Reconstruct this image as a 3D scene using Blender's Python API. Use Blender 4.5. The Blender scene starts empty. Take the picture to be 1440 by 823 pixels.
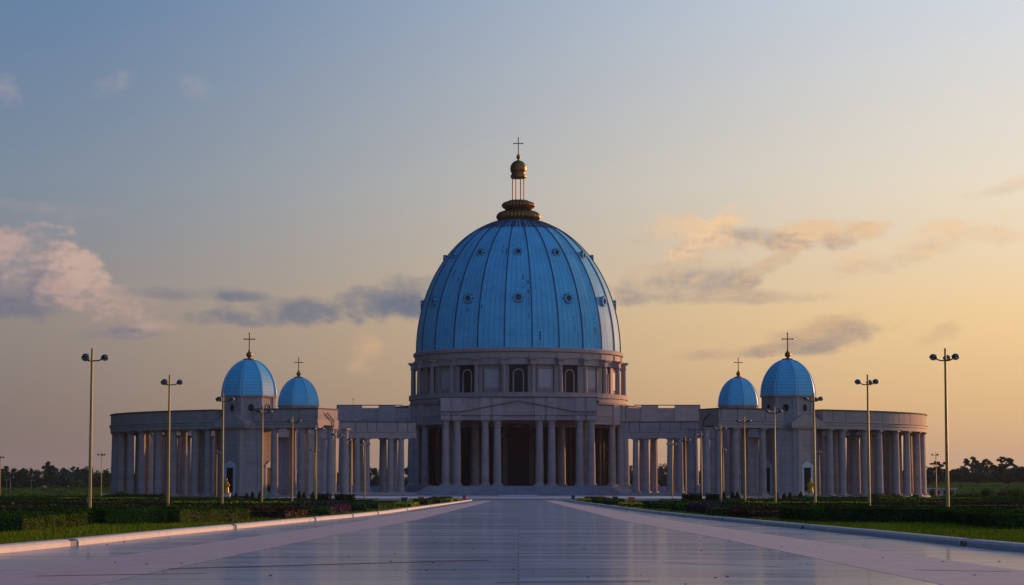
import bpy, bmesh, random
from math import *
random.seed(11)
S = bpy.context.scene
COL = S.collection

# ------------------------------------------------------------------ camera
FPX = 3200.0
PITCH, YAW = radians(5.03), radians(0.161)
CAMZ = 1.6
cd = bpy.data.cameras.new('camera')
cam = bpy.data.objects.new('camera', cd); COL.objects.link(cam)
cd.sensor_width = 36.0; cd.lens = FPX / 1440 * 36
cd.clip_start = 0.5; cd.clip_end = 30000
cam.location = (0, 0, CAMZ)
cam.rotation_euler = (radians(90) + PITCH, 0, YAW)
S.camera = cam

def ray(x, y):
    dx, dy = (x - 720) / FPX, (411.5 - y) / FPX
    v = (dx, cos(PITCH) - dy * sin(PITCH), sin(PITCH) + dy * cos(PITCH))
    return (v[0] * cos(YAW) - v[1] * sin(YAW), v[0] * sin(YAW) + v[1] * cos(YAW), v[2])
def P(x, y, Y):                      # a spot seen at (x, y), standing Y metres away
    v = ray(x, y); k = Y / v[1]
    return (v[0] * k, Y, CAMZ + v[2] * k)
def G(x, y, z=0.0):                  # the spot on level ground
    v = ray(x, y); k = (z - CAMZ) / v[2]
    return (v[0] * k, v[1] * k, z)
def aze(x, y):
    v = ray(x, y)
    return atan2(v[0], v[1]), atan2(v[2], hypot(v[0], v[1]))

# ------------------------------------------------------------------ sun, exposure
SUN_AZ, SUN_EL = radians(46), radians(7.6)      # azimuth to the right of straight ahead
sl = bpy.data.lights.new('sun', 'SUN'); so = bpy.data.objects.new('sun', sl); COL.objects.link(so)
sl.energy = 3.8; sl.angle = radians(0.6); sl.color = (1.0, 0.44, 0.18)
so.rotation_euler = (radians(90) - SUN_EL, 0, radians(180) - SUN_AZ)
so.location = (300, 300, 400)
vs = S.view_settings
S.display_settings.display_device = 'sRGB'
vs.view_transform = 'Standard'; vs.look = 'None'; vs.exposure = 0.07; vs.gamma = 1.0; vs.use_curve_mapping = False
S.render.engine = 'CYCLES'
S.cycles.use_denoising = True
S.cycles.max_bounces = 6; S.cycles.volume_bounces = 1
S.cycles.sample_clamp_indirect = 6

def lin(c):
    return tuple(((v / 255.0) / 12.92 if v / 255.0 <= 0.04045 else ((v / 255.0 + 0.055) / 1.055) ** 2.4) for v in c)

# ------------------------------------------------------------------ node helper
class NT:
    def __init__(s, tree):
        s.t = tree; s.n = tree.nodes; s.l = tree.links
    def new(s, typ, **kw):
        n = s.n.new(typ)
        for k, v in kw.items(): setattr(n, k, v)
        return n
    def put(s, sock, v):
        if isinstance(v, bpy.types.NodeSocket): s.l.new(v, sock)
        elif v is not None: sock.default_value = v
    def m(s, op, a, b=None, c=None, clamp=False):
        n = s.new('ShaderNodeMath', operation=op); n.use_clamp = clamp
        s.put(n.inputs[0], a); s.put(n.inputs[1], b)
        if c is not None: s.put(n.inputs[2], c)
        return n.outputs[0]
    def vm(s, op, a, b=None):
        n = s.new('ShaderNodeVectorMath', operation=op)
        s.put(n.inputs[0], a)
        if b is not None: s.put(n.inputs[1], b)
        return n.outputs['Value'] if op in ('DOT_PRODUCT', 'LENGTH') else n.outputs[0]
    def mix(s, f, a, b, blend='MIX'):
        n = s.new('ShaderNodeMix', data_type='RGBA', blend_type=blend)
        s.put(n.inputs[0], f)
        for i, v in ((6, a), (7, b)):
            if isinstance(v, tuple): v = tuple(v[:3]) + (1,)
            s.put(n.inputs[i], v)
        return n.outputs[2]
    def mr(s, v, a, b, c=0.0, d=1.0, smooth=True):
        n = s.new('ShaderNodeMapRange', interpolation_type='SMOOTHSTEP' if smooth else 'LINEAR')
        s.put(n.inputs[0], v)
        for i, q in enumerate((a, b, c, d)): s.put(n.inputs[i + 1], q)
        return n.outputs[0]
    def ramp(s, f, stops):
        n = s.new('ShaderNodeValToRGB'); e = n.color_ramp.elements
        while len(e) < len(stops): e.new(0.5)
        for q, (p, c) in zip(e, stops):
            q.position = p; q.color = tuple(c[:3]) + (1,)
        s.put(n.inputs[0], f); return n.outputs[0]
    def noise(s, vec, scale, detail=4, rough=0.55, dim='3D'):
        n = s.new('ShaderNodeTexNoise', noise_dimensions=dim)
        s.put(n.inputs['Vector'], vec); n.inputs['Scale'].default_value = scale
        n.inputs['Detail'].default_value = detail; n.inputs['Roughness'].default_value = rough
        return n.outputs[0]
    def mapping(s, vec, loc=(0, 0, 0), rot=(0, 0, 0), scale=(1, 1, 1), typ='POINT'):
        n = s.new('ShaderNodeMapping', vector_type=typ)
        s.put(n.inputs[0], vec); n.inputs[1].default_value = loc; n.inputs[2].default_value = rot; n.inputs[3].default_value = scale
        return n.outputs[0]

# ------------------------------------------------------------------ world
W = bpy.data.worlds.new('World'); S.world = W; W.use_nodes = True
W.node_tree.nodes.clear()
w = NT(W.node_tree)
geo = w.new('ShaderNodeTexCoord').outputs['Generated']
sx = w.new('ShaderNodeSeparateXYZ'); w.put(sx.inputs[0], geo)
dX, dY, dZ = sx.outputs
az = w.m('ARCTAN2', dX, dY)
el = w.m('ARCSINE', w.m('MINIMUM', w.m('MAXIMUM', dZ, -1.0), 1.0))
elp = w.m('MAXIMUM', el, 0.0)
def deg_ramp(stops):                 # degrees -> position by square root so low sky keeps detail
    t = w.m('SQRT', w.m('DIVIDE', elp, pi / 2))
    return w.ramp(t, [(sqrt(d / 90.0), lin(c)) for d, c in stops])
LEFT = deg_ramp([(0, (104, 98, 106)), (1.0, (109, 102, 106)), (2.2, (121, 113, 112)), (4.4, (136, 129, 129)), (7.7, (116, 134, 154)), (12.3, (92, 124, 162)), (28, (60, 98, 150)), (90, (44, 76, 130))])
RIGHT = deg_ramp([(0, (200, 162, 134)), (1.0, (210, 170, 131)), (2.2, (226, 186, 134)), (4.4, (243, 208, 154)), (7.7, (237, 224, 203)), (12.3, (214, 221, 229)), (28, (130, 160, 194)), (90, (52, 84, 134))])
EAST = deg_ramp([(0, (94, 100, 120)), (6, (96, 110, 138)), (14, (84, 114, 160)), (35, (58, 104, 166)), (90, (48, 88, 148))])
side = w.mr(w.m('SUBTRACT', az, w.m('MULTIPLY', w.m('MINIMUM', elp, 0.3), 0.26)), -0.30, 0.27)
front = w.mix(side, LEFT, RIGHT)
# dusk side of the sky: brighter towards the sun's side, dim on the left
em = w.m('MAXIMUM', w.m('MULTIPLY_ADD', w.m('COSINE', w.m('SUBTRACT', az, radians(96))), 2.9, 2.05), 0.16)
emv = w.new('ShaderNodeCombineXYZ')
for i in range(3): w.put(emv.inputs[i], em)
EASTM = w.mix(1.0, EAST, emv.outputs[0], 'MULTIPLY')
aabs = w.m('ABSOLUTE', w.m('SUBTRACT', az, 0.5))
back = w.mr(aabs, 0.85, 1.9)
WARM = deg_ramp([(0, (206, 152, 122)), (8, (200, 162, 138)), (16, (168, 150, 148)), (32, (88, 108, 146)), (90, (44, 76, 130))])
wm = w.m('MULTIPLY', w.m('POWER', w.m('MAXIMUM', w.m('COSINE', w.m('SUBTRACT', az, radians(112))), 0.0), 2.2), 1.0)
dim = w.mr(az, -0.75, -0.26, 0.14, 1.0)
dimv = w.new('ShaderNodeCombineXYZ')
for i in range(3): w.put(dimv.inputs[i], dim)
front = w.mix(1.0, front, dimv.outputs[0], 'MULTIPLY')
base = w.mix(back, front, w.mix(wm, EASTM, WARM))
# glow round the low sun, outside the frame on the right
sdir = (sin(SUN_AZ) * cos(SUN_EL), cos(SUN_AZ) * cos(SUN_EL), sin(SUN_EL))
sdot = w.vm('DOT_PRODUCT', geo, sdir)
glow = w.m('POWER', w.m('MAXIMUM', sdot, 0.0), 26.0)
base = w.mix(w.m('MULTIPLY', glow, 1.0, clamp=True), base, lin((255, 214, 150)))
# the physical sky keeps a share of the light
nis = w.new('ShaderNodeTexSky', sky_type='NISHITA', sun_disc=False, sun_elevation=SUN_EL, sun_rotation=SUN_AZ, air_density=1.2, dust_density=2.5)
nisc = w.mix(1.0, nis.outputs[0], (0.1, 0.1, 0.1), 'MULTIPLY')
base = w.mix(0.08, base, nisc)
# clouds, drawn by direction at infinity
cv = w.new('ShaderNodeCombineXYZ'); w.put(cv.inputs[0], az); w.put(cv.inputs[1], el)
cvec = cv.outputs[0]
n1 = w.noise(w.mapping(cvec, scale=(1, 1.6, 1)), 44, 9, 0.57, '2D')
n2 = w.noise(w.mapping(cvec, loc=(0.0015, -0.0028, 0), scale=(1, 1.6, 1)), 44, 9, 0.57, '2D')
n3 = w.noise(w.mapping(cvec, loc=(3, 5, 0), scale=(1, 2.6, 1)), 26, 6, 0.6, '2D')
relief = w.m('MULTIPLY', w.m('SUBTRACT', n1, n2), 3.0)
# x, y, half width, half height, tilt deg, ragged, softness, opacity, dark colour, light colour, shade offset
CL = [
 (25, 372, 75, 42, 0, 1.6, .9, .80, (112, 112, 130), (184, 158, 152), .25),
 (105, 385, 48, 38, 50, 1.9, .8, .75, (125, 120, 133), (196, 168, 154), .45),
 (30, 425, 95, 24, 0, 1.3, .9, .72, (100, 107, 126), (128, 126, 138), -.2),
 (130, 424, 70, 24, 0, 1.7, 1.0, .65, (138, 126, 130), (190, 160, 146), .4),
 (250, 412, 95, 9, 0, 1.6, 1.2, .50, (112, 117, 130), (150, 146, 144), -.3),
 (345, 418, 36, 7, 0, 1.5, 1.0, .65, (98, 110, 128), (130, 132, 138), -.4),
 (470, 436, 160, 17, -3, 1.5, 1.1, .72, (100, 111, 129), (132, 132, 136), -.4),
 (560, 422, 80, 26, -8, 1.5, 1.1, .74, (99, 110, 129), (140, 136, 136), -.3),
 (175, 466, 56, 9, -3, 1.4, 1.0, .70, (104, 110, 126), (170, 150, 140), -.1),
 (225, 460, 22, 8, 0, 1.6, 1.2, .50, (150, 136, 132), (182, 156, 142), .4),
 (515, 502, 18, 34, 18, 1.9, 1.6, .45, (176, 146, 122), (214, 172, 134), .5),
 (1005, 330, 62, 24, -22, 1.9, .9, .80, (170, 158, 150), (236, 200, 158), .25),
 (940, 325, 45, 18, -10, 2.0, 1.3, .55, (172, 162, 152), (222, 194, 160), .2),
 (1060, 328, 40, 10, 10, 1.7, 1.2, .5, (158, 150, 146), (200, 180, 158), -.2),
 (1165, 330, 72, 16, -3, 1.8, 1.0, .80, (164, 150, 144), (228, 194, 154), .15),
 (1290, 345, 95, 18, -14, 2.0, 1.4, .60, (184, 166, 150), (236, 200, 158), .25),
 (1370, 325, 60, 14, 4, 2.0, 1.5, .5, (196, 176, 156), (236, 202, 160), .2),
 (930, 396, 110, 22, -6, 1.8, 1.2, .66, (150, 142, 140), (208, 180, 150), -.15),
 (1080, 378, 36, 11, -25, 1.8, 1.0, .65, (162, 148, 140), (212, 182, 148), .0),
 (1000, 418, 130, 9, 0, 1.6, 1.4, .5, (160, 146, 138), (200, 172, 144), -.2),
 (1165, 468, 72, 20, -14, 1.6, 1.1, .68, (156, 142, 134), (206, 172, 134), -.1),
 (1070, 494, 80, 8, -4, 1.5, 1.2, .62, (152, 138, 130), (190, 162, 132), -.2),
 (1330, 468, 30, 12, -25, 1.9, 1.5, .45, (180, 154, 128), (214, 176, 138), .0),
 (165, 122, 26, 15, -10, 2.0, 1.6, .40, (132, 138, 156), (168, 160, 166), .3),
 (6, 126, 22, 16, 0, 2.0, 1.6, .45, (130, 136, 156), (172, 162, 168), .3),
 (270, 124, 22, 14, 30, 2.0, 1.7, .30, (132, 142, 158), (164, 160, 166), .3),
 (40, 293, 90, 9, 2, 1.9, 1.7, .35, (134, 136, 146), (160, 150, 152), .2),
 (1395, 268, 70, 8, -14, 2.0, 1.6, .45, (196, 184, 166), (232, 206, 170), .0),
]
for (x, y, a, b, tilt, rag, soft, op, cd_, cl_, sh) in CL:
    A, E = aze(x, y)
    q = w.mapping(cvec, loc=(A, E, 0), rot=(0, 0, radians(-tilt)), scale=(a / FPX * 1.42, b / FPX * 1.38, 1), typ='TEXTURE')
    e = w.m('SUBTRACT', 1.0, w.vm('DOT_PRODUCT', q, q))
    d = w.m('MULTIPLY_ADD', w.m('SUBTRACT', n1, 0.52), rag * 2.0, w.m('MULTIPLY_ADD', w.m('SUBTRACT', n3, 0.5), rag, w.m('ADD', e, 0.22 if x > 700 else 0.08)))
    al = w.m('MULTIPLY', w.mr(d, 0.0, 0.1 + soft), min(1.0, op * (1.3 if x > 700 else 1.15)))
    gate = w.mr(e, -1.2, 0.1)
    al = w.m('MULTIPLY', al, gate)
    ys = w.new('ShaderNodeSeparateXYZ'); w.put(ys.inputs[0], q)
    lit = w.m('ADD', w.m('MULTIPLY_ADD', ys.outputs[1], 0.45, relief), w.m('MULTIPLY_ADD', ys.outputs[0], 0.12, sh + (0.3 if x > 700 else 0.15)))
    ccol = w.mix(w.mr(lit, -0.55, 0.85), lin(cd_), lin(cl_))
    base = w.mix(al, base, ccol)
bg = w.new('ShaderNodeBackground'); w.put(bg.inputs[0], w.mix(1.0, base, (10, 10, 10), 'MULTIPLY')); bg.inputs[1].default_value = 0.1
wo = w.new('ShaderNodeOutputWorld'); w.l.new(bg.outputs[0], wo.inputs[0])

# ------------------------------------------------------------------ materials
MATS = {}
def mat(name, col, rough=0.7, metal=0.0, var=0.12, scale=0.6, detail=5, bump=0.0, bscale=6.0, courses=0.0, streak=0.0, spec=0.5, extra=None):
    m = bpy.data.materials.new(name); m.use_nodes = True; MATS[name] = m
    m.node_tree.nodes.clear(); t = NT(m.node_tree)
    out = t.new('ShaderNodeOutputMaterial'); b = t.new('ShaderNodeBsdfPrincipled'); t.l.new(b.outputs[0], out.inputs[0])
    tc = t.new('ShaderNodeTexCoord').outputs['Object']
    gpos = t.new('ShaderNodeNewGeometry').outputs['Position']
    c = tuple(col) + (1,)
    n = t.noise(gpos, scale, detail, 0.6)
    k = t.mr(n, 0.3, 0.7, 1 - var, 1 + var, smooth=False)
    cc = t.new('ShaderNodeCombineXYZ')
    for i in range(3): t.put(cc.inputs[i], k)
    colr = t.mix(1.0, c, cc.outputs[0], 'MULTIPLY')
    if streak:
        st = t.noise(t.mapping(gpos, scale=(1.1, 1.1, 0.06)), 1.0, 5, 0.65)
        colr = t.mix(t.mr(st, 0.52, 0.78, 0.0, streak), colr, tuple(v * 0.45 for v in col))
    if courses:
        z = t.new('ShaderNodeSeparateXYZ'); t.put(z.inputs[0], gpos)
        f = t.m('FRACT', t.m('DIVIDE', z.outputs[2], courses))
        jn = t.m('LESS_THAN', f, 0.045)
        fl = t.m('FLOOR', t.m('DIVIDE', z.outputs[2], courses))
        wn = t.new('ShaderNodeTexWhiteNoise', noise_dimensions='1D'); t.put(wn.inputs['W'], fl)
        tone = t.mr(wn.outputs[0], 0, 1, 0.93, 1.06, smooth=False)
        c3 = t.new('ShaderNodeCombineXYZ')
        for i in range(3): t.put(c3.inputs[i], tone)
        colr = t.mix(1.0, colr, c3.outputs[0], 'MULTIPLY')
        colr = t.mix(t.m('MULTIPLY', jn, 0.62), colr, tuple(v * 0.4 for v in col))
    if extra: colr = extra(t, colr, b, gpos, tc)
    t.put(b.inputs['Base Color'], colr)
    if not b.inputs['Roughness'].is_linked: b.inputs['Roughness'].default_value = rough
    b.inputs['Metallic'].default_value = metal
    b.inputs['Specular IOR Level'].default_value = spec
    if bump:
        bn = t.new('ShaderNodeBump'); bn.inputs['Strength'].default_value = bump; bn.inputs['Distance'].default_value = 0.05
        t.put(bn.inputs['Height'], t.noise(gpos, bscale, 5, 0.6)); t.l.new(bn.outputs[0], b.inputs['Normal'])
    return m

STONE = mat('travertine_stone', (0.33, 0.27, 0.245), 0.75, var=0.13, scale=0.35, bump=0.25, bscale=3, courses=1.55, streak=0.35)
STONE_WALL = mat('travertine_wall_blocks', (0.34, 0.28, 0.255), 0.75, var=0.14, scale=0.3, bump=0.25, bscale=3, courses=0.95, streak=0.45)
STONE_TRIM = mat('travertine_trim', (0.36, 0.30, 0.27), 0.72, var=0.13, scale=0.5, bump=0.2, bscale=3, streak=0.4)
COPING = mat('weathered_coping', (0.10, 0.085, 0.08), 0.85, var=0.3, scale=0.6)
PALE = mat('pale_marble', (0.52, 0.52, 0.54), 0.5, var=0.1, scale=0.5, courses=0)
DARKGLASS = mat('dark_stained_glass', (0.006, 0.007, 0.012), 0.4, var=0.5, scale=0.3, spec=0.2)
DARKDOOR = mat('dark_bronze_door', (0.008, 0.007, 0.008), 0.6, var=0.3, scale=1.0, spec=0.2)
RECESS_SHADE = mat('recess_shade_stone', (0.12, 0.08, 0.055), 0.8, var=0.15)  # darkened so the colour itself carries the shade inside the portico
GOLD = mat('gilded_metal', (0.26, 0.13, 0.035), 0.42, metal=0.85, var=0.2, scale=1.0)
GILT = mat('bright_gilt_statue', (0.50, 0.28, 0.02), 0.5, metal=0.4, var=0.15, scale=2)
LAMPYEL = mat('yellow_lamp_paint', (0.42, 0.26, 0.04), 0.45, var=0.2, scale=1.5)
LAMPDARK = mat('dark_lamp_bracket', (0.03, 0.03, 0.035), 0.4, metal=0.3)
MIRROR = mat('mirrored_globe_cap', (0.16, 0.19, 0.24), 0.2, metal=1.0, var=0.05)
OPAL = mat('clear_globe_bowl', (0.75, 0.75, 0.78), 0.06, var=0.03)
OPAL.node_tree.nodes['Principled BSDF'].inputs['Transmission Weight'].default_value = 0.9
OPAL.node_tree.nodes['Principled BSDF'].inputs['IOR'].default_value = 1.06
KERBM = mat('whitewashed_kerb', (0.47, 0.46, 0.45), 0.6, var=0.12, scale=1.2, bump=0.4, bscale=8, streak=0.0)
KERBGAP = mat('slate_drain_block', (0.03, 0.04, 0.06), 0.5)
ORANGE = mat('orange_plastic', (0.62, 0.13, 0.03), 0.5)
GREENP = mat('dark_green_plastic', (0.02, 0.09, 0.06), 0.5)
BLUEP = mat('dark_blue_paint', (0.02, 0.035, 0.09), 0.3)
WHITEP = mat('white_paint', (0.7, 0.7, 0.7), 0.4)
TYRE = mat('black_rubber', (0.01, 0.01, 0.01), 0.8)
ROOFG = mat('pale_sheet_roof', (0.5, 0.5, 0.5), 0.6)
ASPH = mat('asphalt', (0.16, 0.15, 0.16), 0.8, var=0.2, scale=0.3)
BARK = mat('grey_brown_bark', (0.05, 0.04, 0.032), 0.9, var=0.3, scale=2)

def dome_extra(rows, colr_hi, stripes):
    def f(t, colr, b, gpos, tc):
        uv = t.new('ShaderNodeUVMap').outputs[0]
        s = t.new('ShaderNodeSeparateXYZ'); t.put(s.inputs[0], uv)
        u, v = s.outputs[0], s.outputs[1]
        fr = t.m('FRACT', t.m('MULTIPLY', v, rows))
        ln = t.m('LESS_THAN', fr, 0.12)
        fu = t.m('FRACT', t.m('MULTIPLY', u, stripes))
        lu = t.m('LESS_THAN', fu, 0.10)
        fl = t.new('ShaderNodeCombineXYZ'); t.put(fl.inputs[0], t.m('FLOOR', t.m('MULTIPLY', u, stripes))); t.put(fl.inputs[1], t.m('FLOOR', t.m('MULTIPLY', v, rows)))
        wn = t.new('ShaderNodeTexWhiteNoise', noise_dimensions='2D'); t.put(wn.inputs['Vector'], fl.outputs[0])
        colr = t.mix(t.m('MULTIPLY', wn.outputs[0], 0.35), colr, tuple(colr_hi))
        colr = t.mix(t.m('MULTIPLY', t.m('MAXIMUM', ln, lu), 0.55), colr, (0.015, 0.10, 0.19))
        cmb = t.new('ShaderNodeCombineXYZ'); t.put(cmb.inputs[0], t.m('MULTIPLY', u, 5.0)); t.put(cmb.inputs[1], t.m('MULTIPLY', v, 1.4))
        st = t.noise(cmb.outputs[0], 9.0, 5, 0.6)
        colr = t.mix(t.mr(st, 0.55, 0.8, 0, 0.3), colr, (0.02, 0.16, 0.26))
        # dashes of missing seals where the panels have weathered
        d2 = t.new('ShaderNodeCombineXYZ'); t.put(d2.inputs[0], t.m('FLOOR', t.m('MULTIPLY', u, stripes))); t.put(d2.inputs[1], t.m('MULTIPLY', v, 1.3))
        sp = t.noise(d2.outputs[0], 3.1, 2, 0.5)
        dash = t.m('MULTIPLY', t.m('MULTIPLY', t.mr(sp, 0.63, 0.69), t.m('GREATER_THAN', wn.outputs[0], 0.35)), t.m('MULTIPLY', t.m('GREATER_THAN', fu, 0.3), t.m('LESS_THAN', fu, 0.62)))
        if rows > 40: colr = t.mix(t.m('MULTIPLY', dash, 0.8), colr, (0.015, 0.03, 0.06))
        return colr
    return f
DOME = mat('blue_dome_panels', (0.10, 0.53, 0.77), 0.6, metal=0.0, spec=0.15, var=0.16, scale=0.12, extra=dome_extra(84, (0.15, 0.60, 0.82), 24 * 5), streak=0.0)
CHAPDOME = mat('blue_chapel_panels', (0.10, 0.52, 0.74), 0.48, metal=0.0, spec=0.4, var=0.1, scale=0.3, extra=dome_extra(15, (0.09, 0.58, 0.82), 8))
RIBM = mat('blue_black_rib', (0.012, 0.06, 0.13), 0.6)
RIBL = mat('pale_blue_rib', (0.28, 0.60, 0.82), 0.45, metal=0.2)
OCUL = mat('grey_blue_dormer', (0.12, 0.42, 0.60), 0.7, spec=0.15)

def pave_extra(t, colr, b, gpos, tc):
    br = t.new('ShaderNodeTexBrick')
    t.put(br.inputs['Vector'], gpos)
    br.inputs['Color1'].default_value = (0.21, 0.27, 0.33, 1); br.inputs['Color2'].default_value = (0.40, 0.47, 0.55, 1)
    br.inputs['Mortar'].default_value = (0.07, 0.07, 0.075, 1)
    br.inputs['Scale'].default_value = 1.0; br.inputs['Mortar Size'].default_value = 0.016
    br.inputs['Brick Width'].default_value = 60.0; br.inputs['Row Height'].default_value = 1.2; br.inputs['Bias'].default_value = 0.0
    big = t.noise(t.mapping(gpos, scale=(0.09, 0.55, 1)), 1.0, 5, 0.65)
    colr = t.mix(0.85, colr, br.outputs[0])
    colr = t.mix(t.mr(big, 0.45, 0.75, 0, 0.5), colr, (0.15, 0.17, 0.19))
    grime = t.noise(gpos, 2.2, 6, 0.7)
    colr = t.mix(t.mr(grime, 0.62, 0.78, 0, 0.5), colr, (0.10, 0.095, 0.09))
    rn = t.noise(t.mapping(gpos, scale=(0.14, 0.9, 1)), 1.0, 5, 0.7)
    t.put(b.inputs['Roughness'], t.mr(rn, 0.3, 0.72, 0.05, 0.17))
    bn = t.new('ShaderNodeBump'); bn.inputs['Strength'].default_value = 0.14; bn.inputs['Distance'].default_value = 0.02
    t.put(bn.inputs['Height'], t.noise(t.mapping(gpos, scale=(0.5, 1.3, 1)), 1.0, 5, 0.65)); t.l.new(bn.outputs[0], b.inputs['Normal'])
    gl = t.new('ShaderNodeBsdfGlossy'); t.put(gl.inputs['Roughness'], t.mr(rn, 0.3, 0.72, 0.07, 0.17)); t.put(gl.inputs['Color'], (0.92, 0.94, 1.0, 1)); t.l.new(bn.outputs[0], gl.inputs['Normal'])
    ms_ = t.new('ShaderNodeMixShader'); t.put(ms_.inputs[0], t.mr(rn, 0.35, 0.68, 0.46, 0.26))
    t.l.new(b.outputs[0], ms_.inputs[1]); t.l.new(gl.outputs[0], ms_.inputs[2])
    o_ = [n for n in t.n if n.type == 'OUTPUT_MATERIAL'][0]; t.l.new(ms_.outputs[0], o_.inputs[0])
    return colr
PAVE = mat('polished_grey_marble', (0.31, 0.37, 0.43), 0.2, var=0.1, scale=1.0, extra=pave_extra, spec=0.0)
def band_extra(t, colr, b, gpos, tc):
    br = t.new('ShaderNodeTexBrick'); t.put(br.inputs['Vector'], gpos)
    br.inputs['Color1'].default_value = (0.44, 0.34, 0.33, 1); br.inputs['Color2'].default_value = (0.52, 0.41, 0.40, 1); br.inputs['Mortar'].default_value = (0.24, 0.18, 0.18, 1)
    br.inputs['Scale'].default_value = 1.0; br.inputs['Mortar Size'].default_value = 0.012; br.inputs['Brick Width'].default_value = 0.9; br.inputs['Row Height'].default_value = 0.9
    colr = t.mix(0.8, colr, br.outputs[0])
    gr = t.noise(t.mapping(gpos, scale=(0.3, 0.8, 1)), 1.0, 6, 0.7)
    return t.mix(t.mr(gr, 0.55, 0.8, 0, 0.45), colr, (0.25, 0.20, 0.2))
PINK = mat('rose_granite_band', (0.48, 0.38, 0.37), 0.55, var=0.1, scale=1.5, extra=band_extra)
PLAZA = mat('pale_plaza_marble', (0.36, 0.35, 0.37), 0.45, var=0.12, scale=0.2, bump=0.2, bscale=1)
STEP = mat('blue_grey_marble_steps', (0.23, 0.25, 0.28), 0.45, var=0.2, scale=0.25)
JOINT = mat('dark_joint', (0.02, 0.02, 0.022), 0.8)

def leafmat(name, col, var=0.5, scale=0.8, col2=None, sc2=0.2):
    def ex(t, colr, b, gpos, tc):
        n = t.noise(gpos, sc2, 4, 0.6)
        return t.mix(t.mr(n, 0.4, 0.66), colr, tuple(col2) if col2 else tuple(v * 1.5 for v in col))
    return mat(name, col, 0.9, var=var, scale=scale, extra=ex, spec=0.0)
GRASS = leafmat('verge_grass', (0.14, 0.19, 0.012), 0.4, 0.7, (0.18, 0.22, 0.016), 0.25)
GRASSB = leafmat('grass_blades', (0.15, 0.20, 0.012), 0.5, 0.9, (0.22, 0.24, 0.02), 0.4)
FIELD = leafmat('meadow_ground', (0.05, 0.10, 0.020), 0.45, 0.06, (0.09, 0.14, 0.03), 0.012)
HEDGE = leafmat('hedge_leaves', (0.045, 0.09, 0.012), 0.45, 1.2, (0.08, 0.14, 0.02), 0.5)
HEDGEC = mat('hedge_twig_core', (0.012, 0.018, 0.006), 0.9, var=0.3)
LIME = leafmat('lime_yellow_leaves', (0.34, 0.36, 0.02), 0.3, 2, (0.46, 0.42, 0.03), 0.6)
RUST = leafmat('bronze_red_leaves', (0.09, 0.03, 0.022), 0.4, 2, (0.11, 0.06, 0.03), 0.6)
FLOWER = leafmat('violet_flower_leaves', (0.06, 0.05, 0.08), 0.4, 2, (0.16, 0.05, 0.09), 0.8)
CONE = leafmat('dark_topiary_leaves', (0.018, 0.035, 0.014), 0.4, 2, (0.03, 0.05, 0.02), 0.8)
LEAFA = leafmat('forest_leaves_dark_hazed', (0.045, 0.085, 0.060), 0.4, 0.2, (0.065, 0.11, 0.07), 0.08)  # leaf colour lifted and blued, distance haze painted in
LEAFB = leafmat('forest_leaves_olive_hazed', (0.055, 0.09, 0.055), 0.4, 0.2, (0.075, 0.115, 0.06), 0.08)  # olive leaves brightened the same way, haze put into the colour
HILLM = leafmat('far_hill_forest', (0.05, 0.07, 0.035), 0.4, 0.004, (0.07, 0.09, 0.04), 0.002)

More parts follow.
